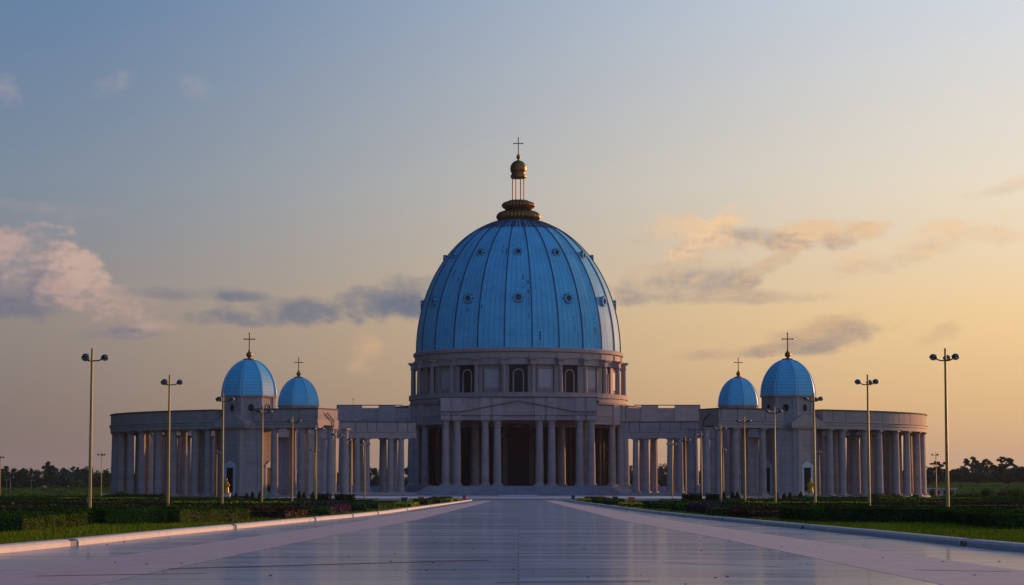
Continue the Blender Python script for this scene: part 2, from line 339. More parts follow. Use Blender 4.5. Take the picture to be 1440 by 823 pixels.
# ------------------------------------------------------------------ mesh helper
class MB:
    def __init__(s): s.v = []; s.f = []; s.sm = []; s.uv = {}
    def add(s, vs, fs, smooth=False, uvs=None):
        o = len(s.v); s.v += [tuple(p) for p in vs]
        for i, f in enumerate(fs):
            if uvs: s.uv[len(s.f)] = uvs[i]
            s.f.append(tuple(o + k for k in f)); s.sm.append(smooth)
    def box(s, x0, x1, y0, y1, z0, z1, rz=0.0, c=(0, 0)):
        p = [(x, y, z) for z in (z0, z1) for x, y in ((x0, y0), (x1, y0), (x1, y1), (x0, y1))]
        if rz: p = [(c[0] + x * cos(rz) - y * sin(rz), c[1] + x * sin(rz) + y * cos(rz), z) for x, y, z in p]
        s.add(p, [(0, 3, 2, 1), (4, 5, 6, 7), (0, 1, 5, 4), (1, 2, 6, 5), (2, 3, 7, 6), (3, 0, 4, 7)])
    def prism(s, poly, z0, z1):
        n = len(poly)
        s.add([(x, y, z0) for x, y in poly] + [(x, y, z1) for x, y in poly],
              [tuple(range(n - 1, -1, -1)), tuple(range(n, 2 * n))] + [(i, (i + 1) % n, n + (i + 1) % n, n + i) for i in range(n)])
    def lathe(s, prof, n=24, c=(0, 0, 0), smooth=True, rot=0.0, caps=True, gad=0.0, gn=0):
        vs = []
        for r, z in prof:
            for k in range(n):
                a = 2 * pi * k / n + rot
                rr = r * (1 + gad * (abs(cos(gn * a / 2)) - 0.5)) if gad else r
                vs.append((c[0] + rr * cos(a), c[1] + rr * sin(a), c[2] + z))
        fs = []
        for i in range(len(prof) - 1):
            for k in range(n):
                k2 = (k + 1) % n
                fs.append((i * n + k, i * n + k2, (i + 1) * n + k2, (i + 1) * n + k))
        s.add(vs, fs, smooth)
        if caps:
            o = len(s.v) - len(vs)
            s.f.append(tuple(o + k for k in range(n - 1, -1, -1))); s.sm.append(False)
            e = o + (len(prof) - 1) * n
            s.f.append(tuple(e + k for k in range(n))); s.sm.append(False)
    def tube(s, pts, rs, n=8, smooth=True):
        from mathutils import Vector as V
        pts = [V(p) for p in pts]
        if not hasattr(rs, '__len__'): rs = [rs] * len(pts)
        vs = []
        for i, p in enumerate(pts):
            d = (pts[min(i + 1, len(pts) - 1)] - pts[max(i - 1, 0)]).normalized()
            a = d.cross(V((0, 0, 1)))
            if a.length < 1e-3: a = V((1, 0, 0))
            a.normalize(); b = d.cross(a)
            for k in range(n):
                t = 2 * pi * k / n
                vs.append(p + (a * cos(t) + b * sin(t)) * rs[i])
        fs = [(i * n + k, i * n + (k + 1) % n, (i + 1) * n + (k + 1) % n, (i + 1) * n + k) for i in range(len(pts) - 1) for k in range(n)]
        fs += [tuple(range(n - 1, -1, -1)), tuple((len(pts) - 1) * n + k for k in range(n))]
        s.add(vs, fs, smooth)
    def bar(s, p, q, wd, ht):          # rectangular bar between two points
        from mathutils import Vector as V
        p, q = V(p), V(q); d = (q - p).normalized(); a = d.cross(V((0, 0, 1)))
        if a.length < 1e-3: a = V((1, 0, 0))
        a.normalize(); b = a.cross(d)
        c = [p + a * i * wd / 2 + b * j * ht / 2 for i, j in ((-1, -1), (1, -1), (1, 1), (-1, 1))] + [q + a * i * wd / 2 + b * j * ht / 2 for i, j in ((-1, -1), (1, -1), (1, 1), (-1, 1))]
        s.add(c, [(0, 3, 2, 1), (4, 5, 6, 7), (0, 1, 5, 4), (1, 2, 6, 5), (2, 3, 7, 6), (3, 0, 4, 7)])
    def ball(s, c, r, n=14, m=9, sz=1.0):
        prof = [(r * sin(pi * i / m) + 1e-4, -r * sz * cos(pi * i / m)) for i in range(m + 1)]
        s.lathe(prof, n, c, True, caps=False)
    def sweep(s, fn, ts, prof, closed=False):
        # fn(t, off) -> (x, y); prof: closed polygon of (off, z)
        n = len(prof); vs = []
        for t in ts:
            for o, z in prof:
                x, y = fn(t, o); vs.append((x, y, z))
        L = len(ts); fs = []
        for i in range(L if closed else L - 1):
            j = (i + 1) % L
            for k in range(n):
                k2 = (k + 1) % n
                fs.append((i * n + k, i * n + k2, j * n + k2, j * n + k))
        if not closed: fs += [tuple(range(n - 1, -1, -1)), tuple((L - 1) * n + k for k in range(n))]
        s.add(vs, fs)
    def xf(s, f): s.v = [f(p) for p in s.v]; return s
    def mesh(s, name, m, fix=True):
        me = bpy.data.meshes.new(name); me.from_pydata(s.v, [], s.f)
        me.polygons.foreach_set('use_smooth', s.sm)
        if s.uv:
            ul = me.uv_layers.new(name='UVMap')
            for i, p in enumerate(me.polygons):
                if i in s.uv:
                    for li, q in zip(p.loop_indices, s.uv[i]): ul.data[li].uv = q
        if fix:
            bm = bmesh.new(); bm.from_mesh(me); bmesh.ops.recalc_face_normals(bm, faces=bm.faces); bm.to_mesh(me); bm.free()
        for q in (m if isinstance(m, (list, tuple)) else [m]): me.materials.append(q)
        me.update(); return me
    def build(s, name, m, parent=None, fix=True):
        return link(name, s.mesh(name, m, fix), parent)
def link(name, me, parent=None, loc=(0, 0, 0), rz=0.0, sc=1.0):
    o = bpy.data.objects.new(name, me); COL.objects.link(o)
    o.location = loc; o.rotation_euler = (0, 0, rz); o.scale = (sc, sc, sc) if not hasattr(sc, '__len__') else sc
    if parent: o.parent = parent
    return o
def thing(name, label, cat, loc=(0, 0, 0), rz=0.0, group=None, me=None):
    o = bpy.data.objects.new(name, me); COL.objects.link(o); o.location = loc; o.rotation_euler = (0, 0, rz)
    if me is None: o.empty_display_size = 0.5
    tag(o, label, cat, group); return o
def tag(o, label, cat, group=None):
    o['label'] = label; o['category'] = cat
    if group: o['group'] = group
    return o
def struct(name, mb, m, kind='structure', fix=True):
    o = mb.build(name, m, None, fix); o['kind'] = kind; return o
def copy_tree(o, parent=None):
    c = o.copy(); COL.objects.link(c)
    if parent: c.parent = parent
    for ch in list(o.children): copy_tree(ch, c)
    return c
ORD = ['nearest', 'second', 'third', 'fourth', 'fifth', 'sixth', 'seventh', 'eighth', 'ninth', 'tenth', 'eleventh', 'twelfth']
def sstep(a, b, x):
    t = max(0.0, min(1.0, (x - a) / (b - a))); return t * t * (3 - 2 * t)

# ------------------------------------------------------------------ ground
def hgt(x, y):
    c = 1 - sstep(175, 240, abs(x))
    y0 = 720 + c * 420
    if x < 0: h = 5.2 * sstep(y0, 1350, y)
    else: h = 8.5 * sstep(max(y0, 950), 1560, y) - 1.5 * (1 - c) * sstep(700, 800, y) * (1 - sstep(900, 1100, y))
    h += 6 * sstep(1700, 4000, y)
    if y > 1150 or (abs(x) > 190 and y > 740): h += 0.5 * sin(x * 0.013 + y * 0.006) * sstep(740, 1000, y)
    return h
g = MB()
xs = [-8800, -6000, -4000, -2500, -1600, -1000] + list(range(-700, 701, 25)) + [1000, 1600, 2500, 4000, 6000, 8800]
ys = [-300, -100] + list(range(0, 1800, 25)) + [1900, 2050, 2300, 2700, 3300, 4200, 5500, 7500, 10000, 14000, 20000]
for y in ys:
    for x in xs: g.v.append((x, y, hgt(x, y) - 0.03))
nx = len(xs)
for j in range(len(ys) - 1):
    for i in range(nx - 1):
        g.f.append((j * nx + i, j * nx + i + 1, (j + 1) * nx + i + 1, (j + 1) * nx + i)); g.sm.append(True)
struct('ground', g, FIELD)

def interp(tab, d):
    if d <= tab[0][0]: return tab[0][1]
    for (a, u), (b, v) in zip(tab, tab[1:]):
        if d <= b: return u + (v - u) * (d - a) / (b - a)
    return tab[-1][1]
KERB = [(-60, 19.0), (0, 16.5), (39, 14.5), (60, 13.75), (70, 13.4), (85, 13.15), (101, 12.6), (120, 12.05), (150, 10.95), (180, 10.3), (280, 9.95), (430, 9.6), (470, 9.5)]
BOUT = [(-60, 12.5), (0, 11.3), (45, 10.45), (60, 10.1), (85, 9.7), (122, 9.0), (199, 8.8), (470, 7.6)]
BIN = [(-60, 8.6), (0, 7.9), (39, 7.4), (63, 7.25), (87, 7.0), (109, 6.5), (138, 6.0), (430, 5.25), (470, 5.2)]
DS = [-60, -20, 0, 20, 39, 50, 60, 70, 85, 101, 110, 120, 135, 150, 165, 180, 199, 230, 280, 340, 430, 470]
def strip(fa, fb, z, ds=DS):
    m = MB()
    for d in ds: m.v += [(fa(d), d, z), (fb(d), d, z)]
    for i in range(len(ds) - 1): m.f.append((2 * i, 2 * i + 1, 2 * i + 3, 2 * i + 2)); m.sm.append(False)
    return m
struct('avenue_paving', strip(lambda d: -interp(KERB, d) - 0.1, lambda d: interp(KERB, d) + 0.1, 0.0), PAVE, fix=False)
for s in (-1, 1):
    struct('avenue_band', strip(lambda d: s * interp(BIN, d), lambda d: s * interp(BOUT, d), 0.004), PINK, fix=False)
    # verge of short grass behind the kerb
    struct('verge_lawn', strip(lambda d: s * (interp(KERB, d) + 0.3), lambda d: s * (interp(KERB, d) + 14), 0.06, DS[:-1]), GRASS, fix=False)
# kerbs with a rounded top and dark drain blocks
for s in (-1, 1):
    k = MB(); gp = MB()
    gaps = [69.2, 101.5, 131, 151, 171, 210, 260, 330]
    segs = []; a = -60.0
    for q in gaps:
        segs.append((a, q - 0.55)); a = q + 0.55
    segs.append((a, 470.0))
    def fn(t, o): return (s * (interp(KERB, t) + o), t)
    prof = [(0.0, -0.02), (0.0, 0.13), (0.05, 0.19), (0.14, 0.215), (0.34, 0.215), (0.42, 0.18), (0.45, -0.02)]
    for a, b in segs:
        ts = [a + (b - a) * i / 14 for i in range(15)]
        k.sweep(fn, ts, prof)
    for q in gaps: gp.sweep(fn, [q - 0.54, q + 0.54], [(0.05, -0.02), (0.05, 0.15), (0.4, 0.15), (0.4, -0.02)])
    ko = struct('kerb', k, KERBM); gp.build('drain_block', KERBGAP, ko)
# expansion joints of the paving
for pts in ([(-7.35, 48.3), (-4.0, 51.5), (-0.7, 54.6)], [(3.3, 52.6), (5.7, 49.6)], [(4.4, 59.5), (7.1, 58.3)], [(-9.3, 44.0), (-6.2, 45.6)], [(8.2, 47.5), (10.0, 46.6)], [(-0.4, 41.0), (2.4, 41.6)]):
    j = MB(); wd = 0.34 if pts[0][0] == -7.35 else 0.16
    for (a, b), (c, d) in zip(pts, pts[1:]):
        j.add([(a, b - wd / 2, 0.009), (c, d - wd / 2, 0.009), (c, d + wd / 2, 0.009), (a, b + wd / 2, 0.009)], [(0, 1, 2, 3)])
    struct('paving_joint', j, JOINT, fix=False)
# litter and chips lying on the slabs
lt = MB()
for i in range(120):
    d = random.uniform(38, 110); x = random.uniform(-interp(KERB, d), interp(KERB, d)); r = random.uniform(0.006, 0.022)
    lt.box(-r * 1.5, r * 1.5, -r, r, 0.005, 0.012 + r * 0.35, random.uniform(0, 3), (x, d))
struct('paving_litter', lt, mat('dry_leaf_litter', (0.05, 0.035, 0.02), 0.9), 'stuff')

# plaza, raised two low steps
pz = MB()
pz.prism([(-62, 476), (62, 476), (62, 800), (152, 850), (152, 935), (60, 1090), (-60, 1090), (-152, 935), (-152, 850), (-62, 800)], -0.3, 0.25)
pz.prism([(-61, 479), (61, 479), (61, 799), (150, 850), (150, 934), (59, 1088), (-59, 1088), (-150, 934), (-150, 850), (-61, 799)], 0.20, 0.45)
struct('plaza', pz, PLAZA)
bl = MB(); bl.box(-5.6, 5.6, 600, 612, 0.44, 0.72); bl.box(-5.2, 5.2, 602, 611, 0.70, 1.0)
tag(bl.build('stone_dais', PALE), 'low pale marble dais at the foot of the basilica steps', 'dais')
# apron roads
for nm, a in (('side_road', [(-420, 905), (-160, 930), (-160, 950), (-420, 925)]), ('side_road', [(-62, 470), (-62, 492), (-210, 655), (-222, 640)])):
    pass

# ------------------------------------------------------------------ columns
def lathe_profile_column(h, rb, rt):
    return [(rb * (1 - (1 - rt / rb) * (t ** 1.6)), h * t) for t in [i / 10 for i in range(11)]]
KIND = {}
def column_kind(key, h, rb, rt, m):
    hb, hc = rb * 0.62, rb * 0.95
    sh = MB(); sh.lathe([(r, z + hb) for r, z in lathe_profile_column(h - hb - hc, rb, rt)], 24, smooth=True, caps=False)
    b = MB(); p = rb * 1.32
    b.box(-p, p, -p, p, 0, hb * 0.42); b.lathe([(p * 0.98, hb * 0.4), (p, hb * 0.55), (p * 0.97, hb * 0.7), (rb * 1.06, hb * 0.85), (rb * 1.02, hb * 1.02)], 24, caps=False)
    c = MB(); zc = h - hc
    c.lathe([(rt * 1.0, zc - 0.01), (rt * 1.08, zc + hc * 0.08), (rt * 1.0, zc + hc * 0.16), (rt * 1.02, zc + hc * 0.35), (rt * 1.25, zc + hc * 0.62), (rt * 1.3, zc + hc * 0.7)], 24, caps=False)
    q = rt * 1.38; c.box(-q, q, -q, q, zc + hc * 0.68, h - 0.02)
    KIND[key] = (sh.mesh('column_shaft', m), b.mesh('column_base', m), c.mesh('column_capital', m))
column_kind('wing', 22.76, 1.36, 1.12, STONE)
column_kind('wing_rear', 21.7, 1.36, 1.12, STONE)
column_kind('main', 27.1, 1.72, 1.40, STONE)
column_kind('ring', 26.3, 1.72, 1.40, STONE)
column_kind('drum', 12.0, 0.88, 0.78, STONE)
def column(parent, key, x, y, z, rz=0.0, nm='column'):
    sh, b, c = KIND[key]
    o = link(nm, sh, parent, (x, y, z), rz); link('base', b, o); link('capital', c, o)
    return o

# ------------------------------------------------------------------ basilica
CY = 1016.0
B = thing('basilica', 'huge stone basilica with blue panelled dome and columned portico closing the avenue', 'basilica', (0, CY, 0))
def circ(t, o): return (o * sin(t), -o * cos(t))
TS = [2 * pi * i / 96 for i in range(96)]
# podium with steps (each slab a few mm off its neighbours)
pd = MB()
NST = 13
for i in range(NST + 1):
    z1 = 4.4 - i * 0.3; z0 = z1 - 0.34; e = i * 0.50
    hw = 37.5 + e; v = 80.5 + e
    pd.box(-hw, hw, -v, 0, z0, z1)
    pd.box(-v, v, -hw + 0.01, hw, z0 + 0.003, z1 + 0.003)
    pd.lathe([(60 + e, z0 + 0.006), (60 + e, z1 + 0.006)], 96, smooth=False)
pd.build('stepped_podium', STEP, B)
# cella: dark glass between stone piers, recess shade put into the piers' colour
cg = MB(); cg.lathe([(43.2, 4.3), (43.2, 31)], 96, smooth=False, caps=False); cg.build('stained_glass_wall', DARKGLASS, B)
def part_mesh(nm, m, fn):
    q = MB(); fn(q); return q.mesh(nm, m)
pme = part_mesh('nave_pier', RECESS_SHADE, lambda q: q.box(-0.6, 0.6, -1.0, 1.0, 4.42, 29.59))
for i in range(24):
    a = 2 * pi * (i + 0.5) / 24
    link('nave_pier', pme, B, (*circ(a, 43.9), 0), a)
cp = MB()
cp.sweep(circ, TS, [(42.9, 29.6), (45.0, 29.6), (45.0, 31.5), (42.9, 31.5)], True)
cp.build('nave_wall', STONE_WALL, B)
def mull(q):
    for k in (-2, 0, 2): q.box(-0.12 + k * 1.2, 0.12 + k * 1.2, -0.2, 0.2, 4.45, 29.5)
    q.box(-4.4, 4.4, -0.18, 0.18, 14.2, 14.6); q.box(-4.4, 4.4, -0.18, 0.18, 20.4, 20.7)
mme = part_mesh('window_mullion', DARKDOOR, mull)
for i in range(24):
    a = 2 * pi * i / 24; link('window_mullion', mme, B, (*circ(a, 43.5), 0), a)
# ambulatory ring
rg = MB()
rg.sweep(circ, TS, [(45.0, 30.7), (45.0, 33.0), (53.0, 33.0), (53.0, 30.7), (55.8, 30.7), (55.8, 32.4), (56.0, 32.4), (56.0, 33.9), (56.35, 34.0), (56.35, 34.3), (55.9, 34.4), (55.9, 38.8), (44.9, 38.8)], True)
rg.build('ambulatory_entablature', STONE_WALL, B)
rc = MB(); rc.sweep(circ, TS, [(55.0, 38.8), (56.2, 38.8), (56.2, 39.3), (55.0, 39.3)], True); rc.build('ambulatory_coping', COPING, B)
for sgn in (-1, 1):
    for a in (48.6, 55.0):
        t = radians(a) * sgn
        x, y = circ(t, 53.6); column(B, 'ring', x, y, 4.4, t)
        pl = MB(); pl.box(-1.95, 1.95, -0.35, 0.35, 30.72, 39.2, t, circ(t, 56.02)); pl.build('frieze_pilaster', STONE_TRIM, B)
    for a in (125.0, 131.4):
        t = radians(a) * sgn
        x, y = circ(t, 53.6); column(B, 'ring', x, y, 4.4, t)
# porticoes: local frame u across, v outwards
def portico(ang, top, gaps):
    ca, sa = cos(ang), sin(ang)
    def T(p): return (p[0] * ca - p[1] * sa, p[0] * sa + p[1] * ca, p[2])      # local (u, -v) rotated
    bot = 31.5
    e = MB()
    # perimeter beams
    e.box(-32.0, 32.0, -78.0, -74.2, bot, 33.3); e.box(-32.0, -28.2, -74.2, -44, bot + 0.003, 33.297); e.box(28.2, 32.0, -74.2, -44, bot + 0.003, 33.297)
    body_top = top - (1.4 if gaps else 0.45)
    e.box(-32.2, 32.2, -78.2, -46.5, 33.3, body_top)
    o = e.xf(T).build('portico_entablature', STONE_WALL, B)
    cf = MB()
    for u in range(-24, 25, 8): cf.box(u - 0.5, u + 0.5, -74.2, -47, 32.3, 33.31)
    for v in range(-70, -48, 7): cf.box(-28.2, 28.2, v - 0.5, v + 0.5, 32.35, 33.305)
    cf.xf(T).build('ceiling_coffers', RECESS_SHADE, B)
    co = MB()
    if gaps:
        co.box(-32.6, 32.6, -78.6, -77.6, top - 0.35, top)
        for s in (-1, 1): co.box(s * 32.1 - 0.5, s * 32.1 + 0.5, -77.6, -50, top - 0.352, top - 0.002)
    else:
        co.box(-32.6, 32.6, -78.6, -46.3, top - 0.45, top)
    co.xf(T).build('portico_coping', COPING, B)
    mo = MB(); tr = MB()
    ups = [-30.0, -25.3, -13.7, -8.7, 8.7, 13.7, 25.3, 30.0]
    for u in ups:
        q = MB(); q.box(u - 1.85, u + 1.85, -78.62, -78.1, bot + 0.02, top - 0.46); q.xf(T).build('frieze_pilaster', STONE_TRIM, B)
        column(B, 'main', *T((u, -76.1, 0))[:2], 4.4, ang)
    if gaps:
        for s in (-1, 1):
            for va, vb in ((-78.0, -67.5), (-60.4, -53.0), (-47.4, -46.6)):
                q = MB(); q.box(s * 32.15 - 0.5, s * 32.15 + 0.5, va, vb, bot + 0.02, top - 0.36); q.xf(T).build('parapet_block', STONE_TRIM, B)
    for s in (-1, 1):
        if gaps:
            column(B, 'main', *T((s * 30.0, -58.5, 0))[:2], 4.4, ang)
            column(B, 'main', *T((s * 30.0, -46.2, 0))[:2], 4.4, ang)
        else:
            column(B, 'main', *T((s * 27.6, -64.5, 0))[:2], 4.4, ang)
            column(B, 'main', *T((s * 30.0, -70.5, 0))[:2], 4.4, ang)
            column(B, 'main', *T((s * 30.0, -56.5, 0))[:2], 4.4, ang)
        if not gaps: column(B, 'main', *T((s * 18.3, -50.5, 0))[:2], 4.4, ang)
    # pediment line and string courses standing proud of the face
    yf = -78.78
    for s in (-1, 1):
        mo.bar((s * 23.2, yf, 34.9), (0, yf - 0.01, 39.3), 0.34, 0.34)
        mo.bar((s * 23.2, yf, 34.9), (s * 32.3, yf, 34.9), 0.34, 0.28)
    mo.box(-32.3, 32.3, yf + 0.12, yf + 0.5, 33.25, 33.5)
    for u in (-30, -25.3, 25.3, 30):      # little v ornaments over the corner columns
        mo.bar((u - 1.5, yf, 34.6), (u, yf, 33.7), 0.2, 0.16); mo.bar((u + 1.5, yf, 34.6), (u, yf - 0.01, 33.7), 0.2, 0.16)
    mo.xf(T).build('pediment_moulding', COPING, B)
portico(0, 41.0, False)
portico(radians(-90), 39.5, True)
portico(radians(90), 39.5, True)
# inner doorway behind the front portico
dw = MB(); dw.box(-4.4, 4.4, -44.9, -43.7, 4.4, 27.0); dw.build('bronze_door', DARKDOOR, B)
da = MB()
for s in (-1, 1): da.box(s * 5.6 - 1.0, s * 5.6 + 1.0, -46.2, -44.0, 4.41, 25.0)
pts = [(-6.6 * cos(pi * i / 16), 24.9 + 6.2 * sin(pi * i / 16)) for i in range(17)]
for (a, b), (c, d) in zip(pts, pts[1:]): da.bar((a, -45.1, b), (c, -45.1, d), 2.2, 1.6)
da.build('door_arch', RECESS_SHADE, B)  # arch stone coloured dark in place of shade in the recess
# drum
db = MB(); db.sweep(circ, TS, [(44, 38.9), (48.3, 38.9), (48.3, 40.4), (48.6, 40.4), (48.6, 40.8), (48.3, 40.8), (48.3, 42.3), (48.9, 42.4), (48.9, 44.3), (43, 44.3)], True); db.build('drum_base', STONE_WALL, B)
dwl = MB(); dwl.lathe([(43.2, 44.2), (43.2, 57)], 48, smooth=False, rot=pi / 48, caps=False); dwl.build('drum_wall', STONE_WALL, B)
de = MB()
de.sweep(circ, TS, [(42.5, 56.3), (45.4, 56.3), (45.4, 59.0), (46.0, 59.2), (46.0, 61.5), (46.9, 61.9), (47.0, 63.0), (46.4, 63.6), (42.5, 63.6)], True)
deo = de.build('drum_entablature', STONE_TRIM, B)
brk = part_mesh('cornice_bracket', STONE_TRIM, lambda q: (q.box(-1.25, 1.25, -0.9, 3.2, 56.31, 58.1), q.box(-1.6, 1.6, -1.5, 3.5, 58.1, 58.5), q.box(-2.0, 2.0, -2.0, 3.5, 58.5, 58.95)))
blk = part_mesh('frieze_block', STONE_TRIM, lambda q: q.box(-1.3, 1.3, -0.35, 0.6, 59.3, 61.4))
dpl = part_mesh('drum_pilaster', STONE_TRIM, lambda q: q.box(-1.7, 1.7, -0.9, 0.5, 44.32, 56.29))
for i in range(24):
    a = 2 * pi * (i + 0.5) / 24
    link('cornice_bracket', brk, B, (*circ(a, 47.3), 0), a); link('frieze_block', blk, B, (*circ(a, 46.0), 0), a)
    link('drum_pilaster', dpl, B, (*circ(a, 43.6), 0), a)
    x, y = circ(a, 47.3); column(B, 'drum', x, y, 44.3, a)
def arch_pts(hw, zb, zs, n=14): return [(-hw, zb)] + [(-hw * cos(pi * i / n), zs + hw * sin(pi * i / n)) for i in range(n + 1)] + [(hw, zb)]
for i in range(24):
    a = 2 * pi * i / 24
    ca, sa = cos(a), sin(a); cx, cy = circ(a, 43.3)
    def T(p): return (cx + p[0] * ca - p[1] * sa, cy + p[0] * sa + p[1] * ca, p[2])
    if i % 2 == 0:
        q = MB(); q.box(-3.75, 3.75, -0.42, 0.3, 44.33, 56.2); win = q.xf(T).build('drum_window', DARKGLASS, B)
        q = MB(); ap = arch_pts(2.15, 44.34, 52.2)
        for (x0, z0), (x1, z1) in zip(ap, ap[1:]): q.bar((x0, -0.62, z0), (x1, -0.62, z1), 0.5, 0.5)
        q.xf(T).build('arch_frame', STONE_TRIM, win)
    else:
        q = MB(); q.box(-3.7, 3.7, -0.45, 0.3, 44.33, 56.1)
        pan = q.xf(T).build('drum_panel', STONE_WALL, B)
        q = MB(); q.box(-2.9, 2.9, -0.75, -0.40, 46.4, 54.4); q.xf(T).build('panel_slab', mat('smooth_grey_slab', (0.42, 0.38, 0.37), 0.6) if 'smooth_grey_slab' not in MATS else MATS['smooth_grey_slab'], pan)
        q = MB()
        for (x0, z0, x1, z1) in ((-3.2, 45.6, 3.2, 45.6), (-3.2, 55.0, 3.2, 55.0), (-3.2, 45.5, -3.2, 55.1), (3.2, 45.5, 3.2, 55.1)): q.bar((x0, -0.6, z0), (x1, -0.6, z1), 0.35, 0.35)
        q.xf(T).build('panel_frame', STONE_TRIM, pan)
# dome
DA, DBH, DZ = 45.6, 60.6, 63.6
def dome_r(z): return DA * sqrt(max(0.0, 1 - ((z - DZ) / DBH) ** 2))
dm = MB(); NR = 64; tmax = radians(78.6)
rows = [(DA * cos(tmax * i / NR), DZ + DBH * sin(tmax * i / NR)) for i in range(NR + 1)]
K = 24
for k in range(K):
    a0, a1 = 2 * pi * (k - 0.5) / K, 2 * pi * (k + 0.5) / K
    sub = 2
    for i in range(NR):
        (r0, z0), (r1, z1) = rows[i], rows[i + 1]
        for q in range(sub):
            u0, u1 = q / sub, (q + 1) / sub
            def pt(r, z, u):
                x0, y0 = circ(a0, r); x1, y1 = circ(a1, r)
                bl = 1 + 0.004 * (1 - (2 * u - 1) ** 2)
                return ((x0 + (x1 - x0) * u) * bl, (y0 + (y1 - y0) * u) * bl, z)
            dm.add([pt(r0, z0, u0), pt(r0, z0, u1), pt(r1, z1, u1), pt(r1, z1, u0)], [(0, 1, 2, 3)], False,
                   [[((k + u0) / K, i / NR), ((k + u1) / K, i / NR), ((k + u1) / K, (i + 1) / NR), ((k + u0) / K, (i + 1) / NR)]])
dome = dm.build('dome', DOME, B)
for k in range(K):
    a = 2 * pi * (k + 0.5) / K
    m = MB()
    for (r0, z0), (r1, z1) in zip(rows[::2], rows[2::2]):
        x0, y0 = circ(a, r0 + 0.05); x1, y1 = circ(a, r1 + 0.05)
        m.bar((x0, y0, z0), (x1, y1, z1), 0.42, 0.7)
    m.build('rib', RIBM, dome)
# darker glazed crown panels under the lantern
cw = MB()
for k in range(K):
    for o in (-0.25, 0.0, 0.25):
        a = 2 * pi * (k + o * 1.3) / K
        for i in range(53, NR - 1):
            (r0, z0), (r1, z1) = rows[i], rows[i + 1]
            x0, y0 = circ(a, r0 * 1.004 + 0.12); x1, y1 = circ(a, r1 * 1.004 + 0.12)
            cw.bar((x0, y0, z0), (x1, y1, z1), r0 * 0.052, 0.12)
cw.build('crown_windows', RIBM, dome)
# round dormers
for zt, rad in ((85.2, 1.75), (106.0, 1.45)):
    r = dome_r(zt)
    slope = atan2(DBH / DA * (DA * DA * (zt - DZ) / (DBH * DBH)), r * DBH / DA)   # lean of the surface
    for i in range(12):
        a = 2 * pi * i / 12
        cx, cy = circ(a, r + 0.15)
        def T(p, a=a, cx=cx, cy=cy):
            x, y, z = p
            return (cx + x * cos(a) + y * -sin(a) * 1.0, cy + x * sin(a) + y * cos(a), zt + z)
        m = MB()
        N = 20
        out, inn = rad * 1.18, rad * 0.74
        vsx = []
        for (rr, yy) in ((out, 2.6), (out, -0.7), (out * 0.93, -1.0), (inn, -1.0), (inn, -0.2)):
            vsx += [(rr * cos(2 * pi * k / N), yy, rr * sin(2 * pi * k / N)) for k in range(N)]
        m.add(vsx, [(j * N + k, j * N + (k + 1) % N, (j + 1) * N + (k + 1) % N, (j + 1) * N + k) for j in range(4) for k in range(N)], False)
        dm_ = m.xf(T).build('round_dormer', OCUL, dome)
        m = MB(); m.add([(inn * 1.01 * cos(2 * pi * k / N), -0.3, inn * 1.01 * sin(2 * pi * k / N)) for k in range(N)], [tuple(range(N))])
        for k in range(8):
            t = 2 * pi * k / 8
            m.box(out * cos(t) - 0.22, out * cos(t) + 0.22, -0.95, 0.6, out * sin(t) - 0.22, out * sin(t) + 0.22)
        m.xf(T)
        # the pane is dark, the studs around it share the dormer's bronze-blue
        m.build('dormer_pane', RIBM, dome)
# gilded crown and lantern
gc = MB()
def bulge(z0, z1, r0, r1, n=9): return [(r0 + (r1 - r0) * sin(pi * i / n) ** 0.7, z0 + (z1 - z0) * i / n) for i in range(n + 1)]
gc.lathe([(8.4, 122.6)] + bulge(122.8, 127.4, 7.6, 9.5) + [(6.2, 127.6), (5.4, 128.8)] , 144, gad=0.10, gn=36)
gc.lathe([(5.2, 128.6)] + bulge(128.7, 131.8, 5.8, 7.2) + [(4.6, 132.0), (4.2, 132.5)], 144, gad=0.10, gn=30)
gc.build('gilded_crown', GOLD, B)
for i in range(8):
    a = 2 * pi * (i + 0.5) / 8
    m = MB(); x, y = circ(a, 2.75); m.lathe([(0.36, 132.2), (0.26, 133.0), (0.25, 142.0), (0.36, 142.9)], 10, (x, y, 0)); m.build('lantern_column', GOLD, B)
m = MB(); m.lathe([(3.1, 142.6), (3.5, 142.9), (3.5, 144.0), (3.1, 144.3), (3.0, 144.7), (3.55, 145.8), (3.7, 147.0), (3.5, 148.3), (2.9, 149.4), (1.9, 150.3), (0.9, 150.7), (0.45, 150.9), (0.4, 151.2), (0.75, 151.6), (0.95, 152.3), (0.8, 152.9), (0.4, 153.3), (0.25, 153.9)], 28)
m.build('onion_cap', GOLD, B)
def cross_mesh(h, span, th, knobs=True):
    m = MB(); m.box(-th, th, -th, th, 0, h); za = h * 0.68
    m.box(-span, -th, -th * 0.9, th * 0.9, za - th, za + th); m.box(th, span, -th * 0.9, th * 0.9, za - th, za + th)
    if knobs:
        for c in ((0, 0, h), (-span, 0, za), (span, 0, za)): m.ball(c, th * 1.7, 8, 6)
    return m
m = cross_mesh(7.6, 2.0, 0.20); link('cross', m.mesh('cross', GOLD), B, (0, 0, 153.3))

# small fittings on the roofs
for sg in (-1, 1):
    q = MB(); fx = sg * 33.6; q.box(fx - 0.7, fx + 0.7, -48.6, -47.4, 39.6, 40.7); q.box(fx - 0.12, fx + 0.12, -48.1, -47.9, 39.2, 39.65); q.build('floodlight', LAMPDARK, B)
q = MB(); q.box(-71.7, -71.56, -30.0, -29.86, 39.3, 42.4); q.box(-72.0, -70.9, -29.98, -29.9, 41.9, 42.05); q.build('roof_aerial', LAMPDARK, B)

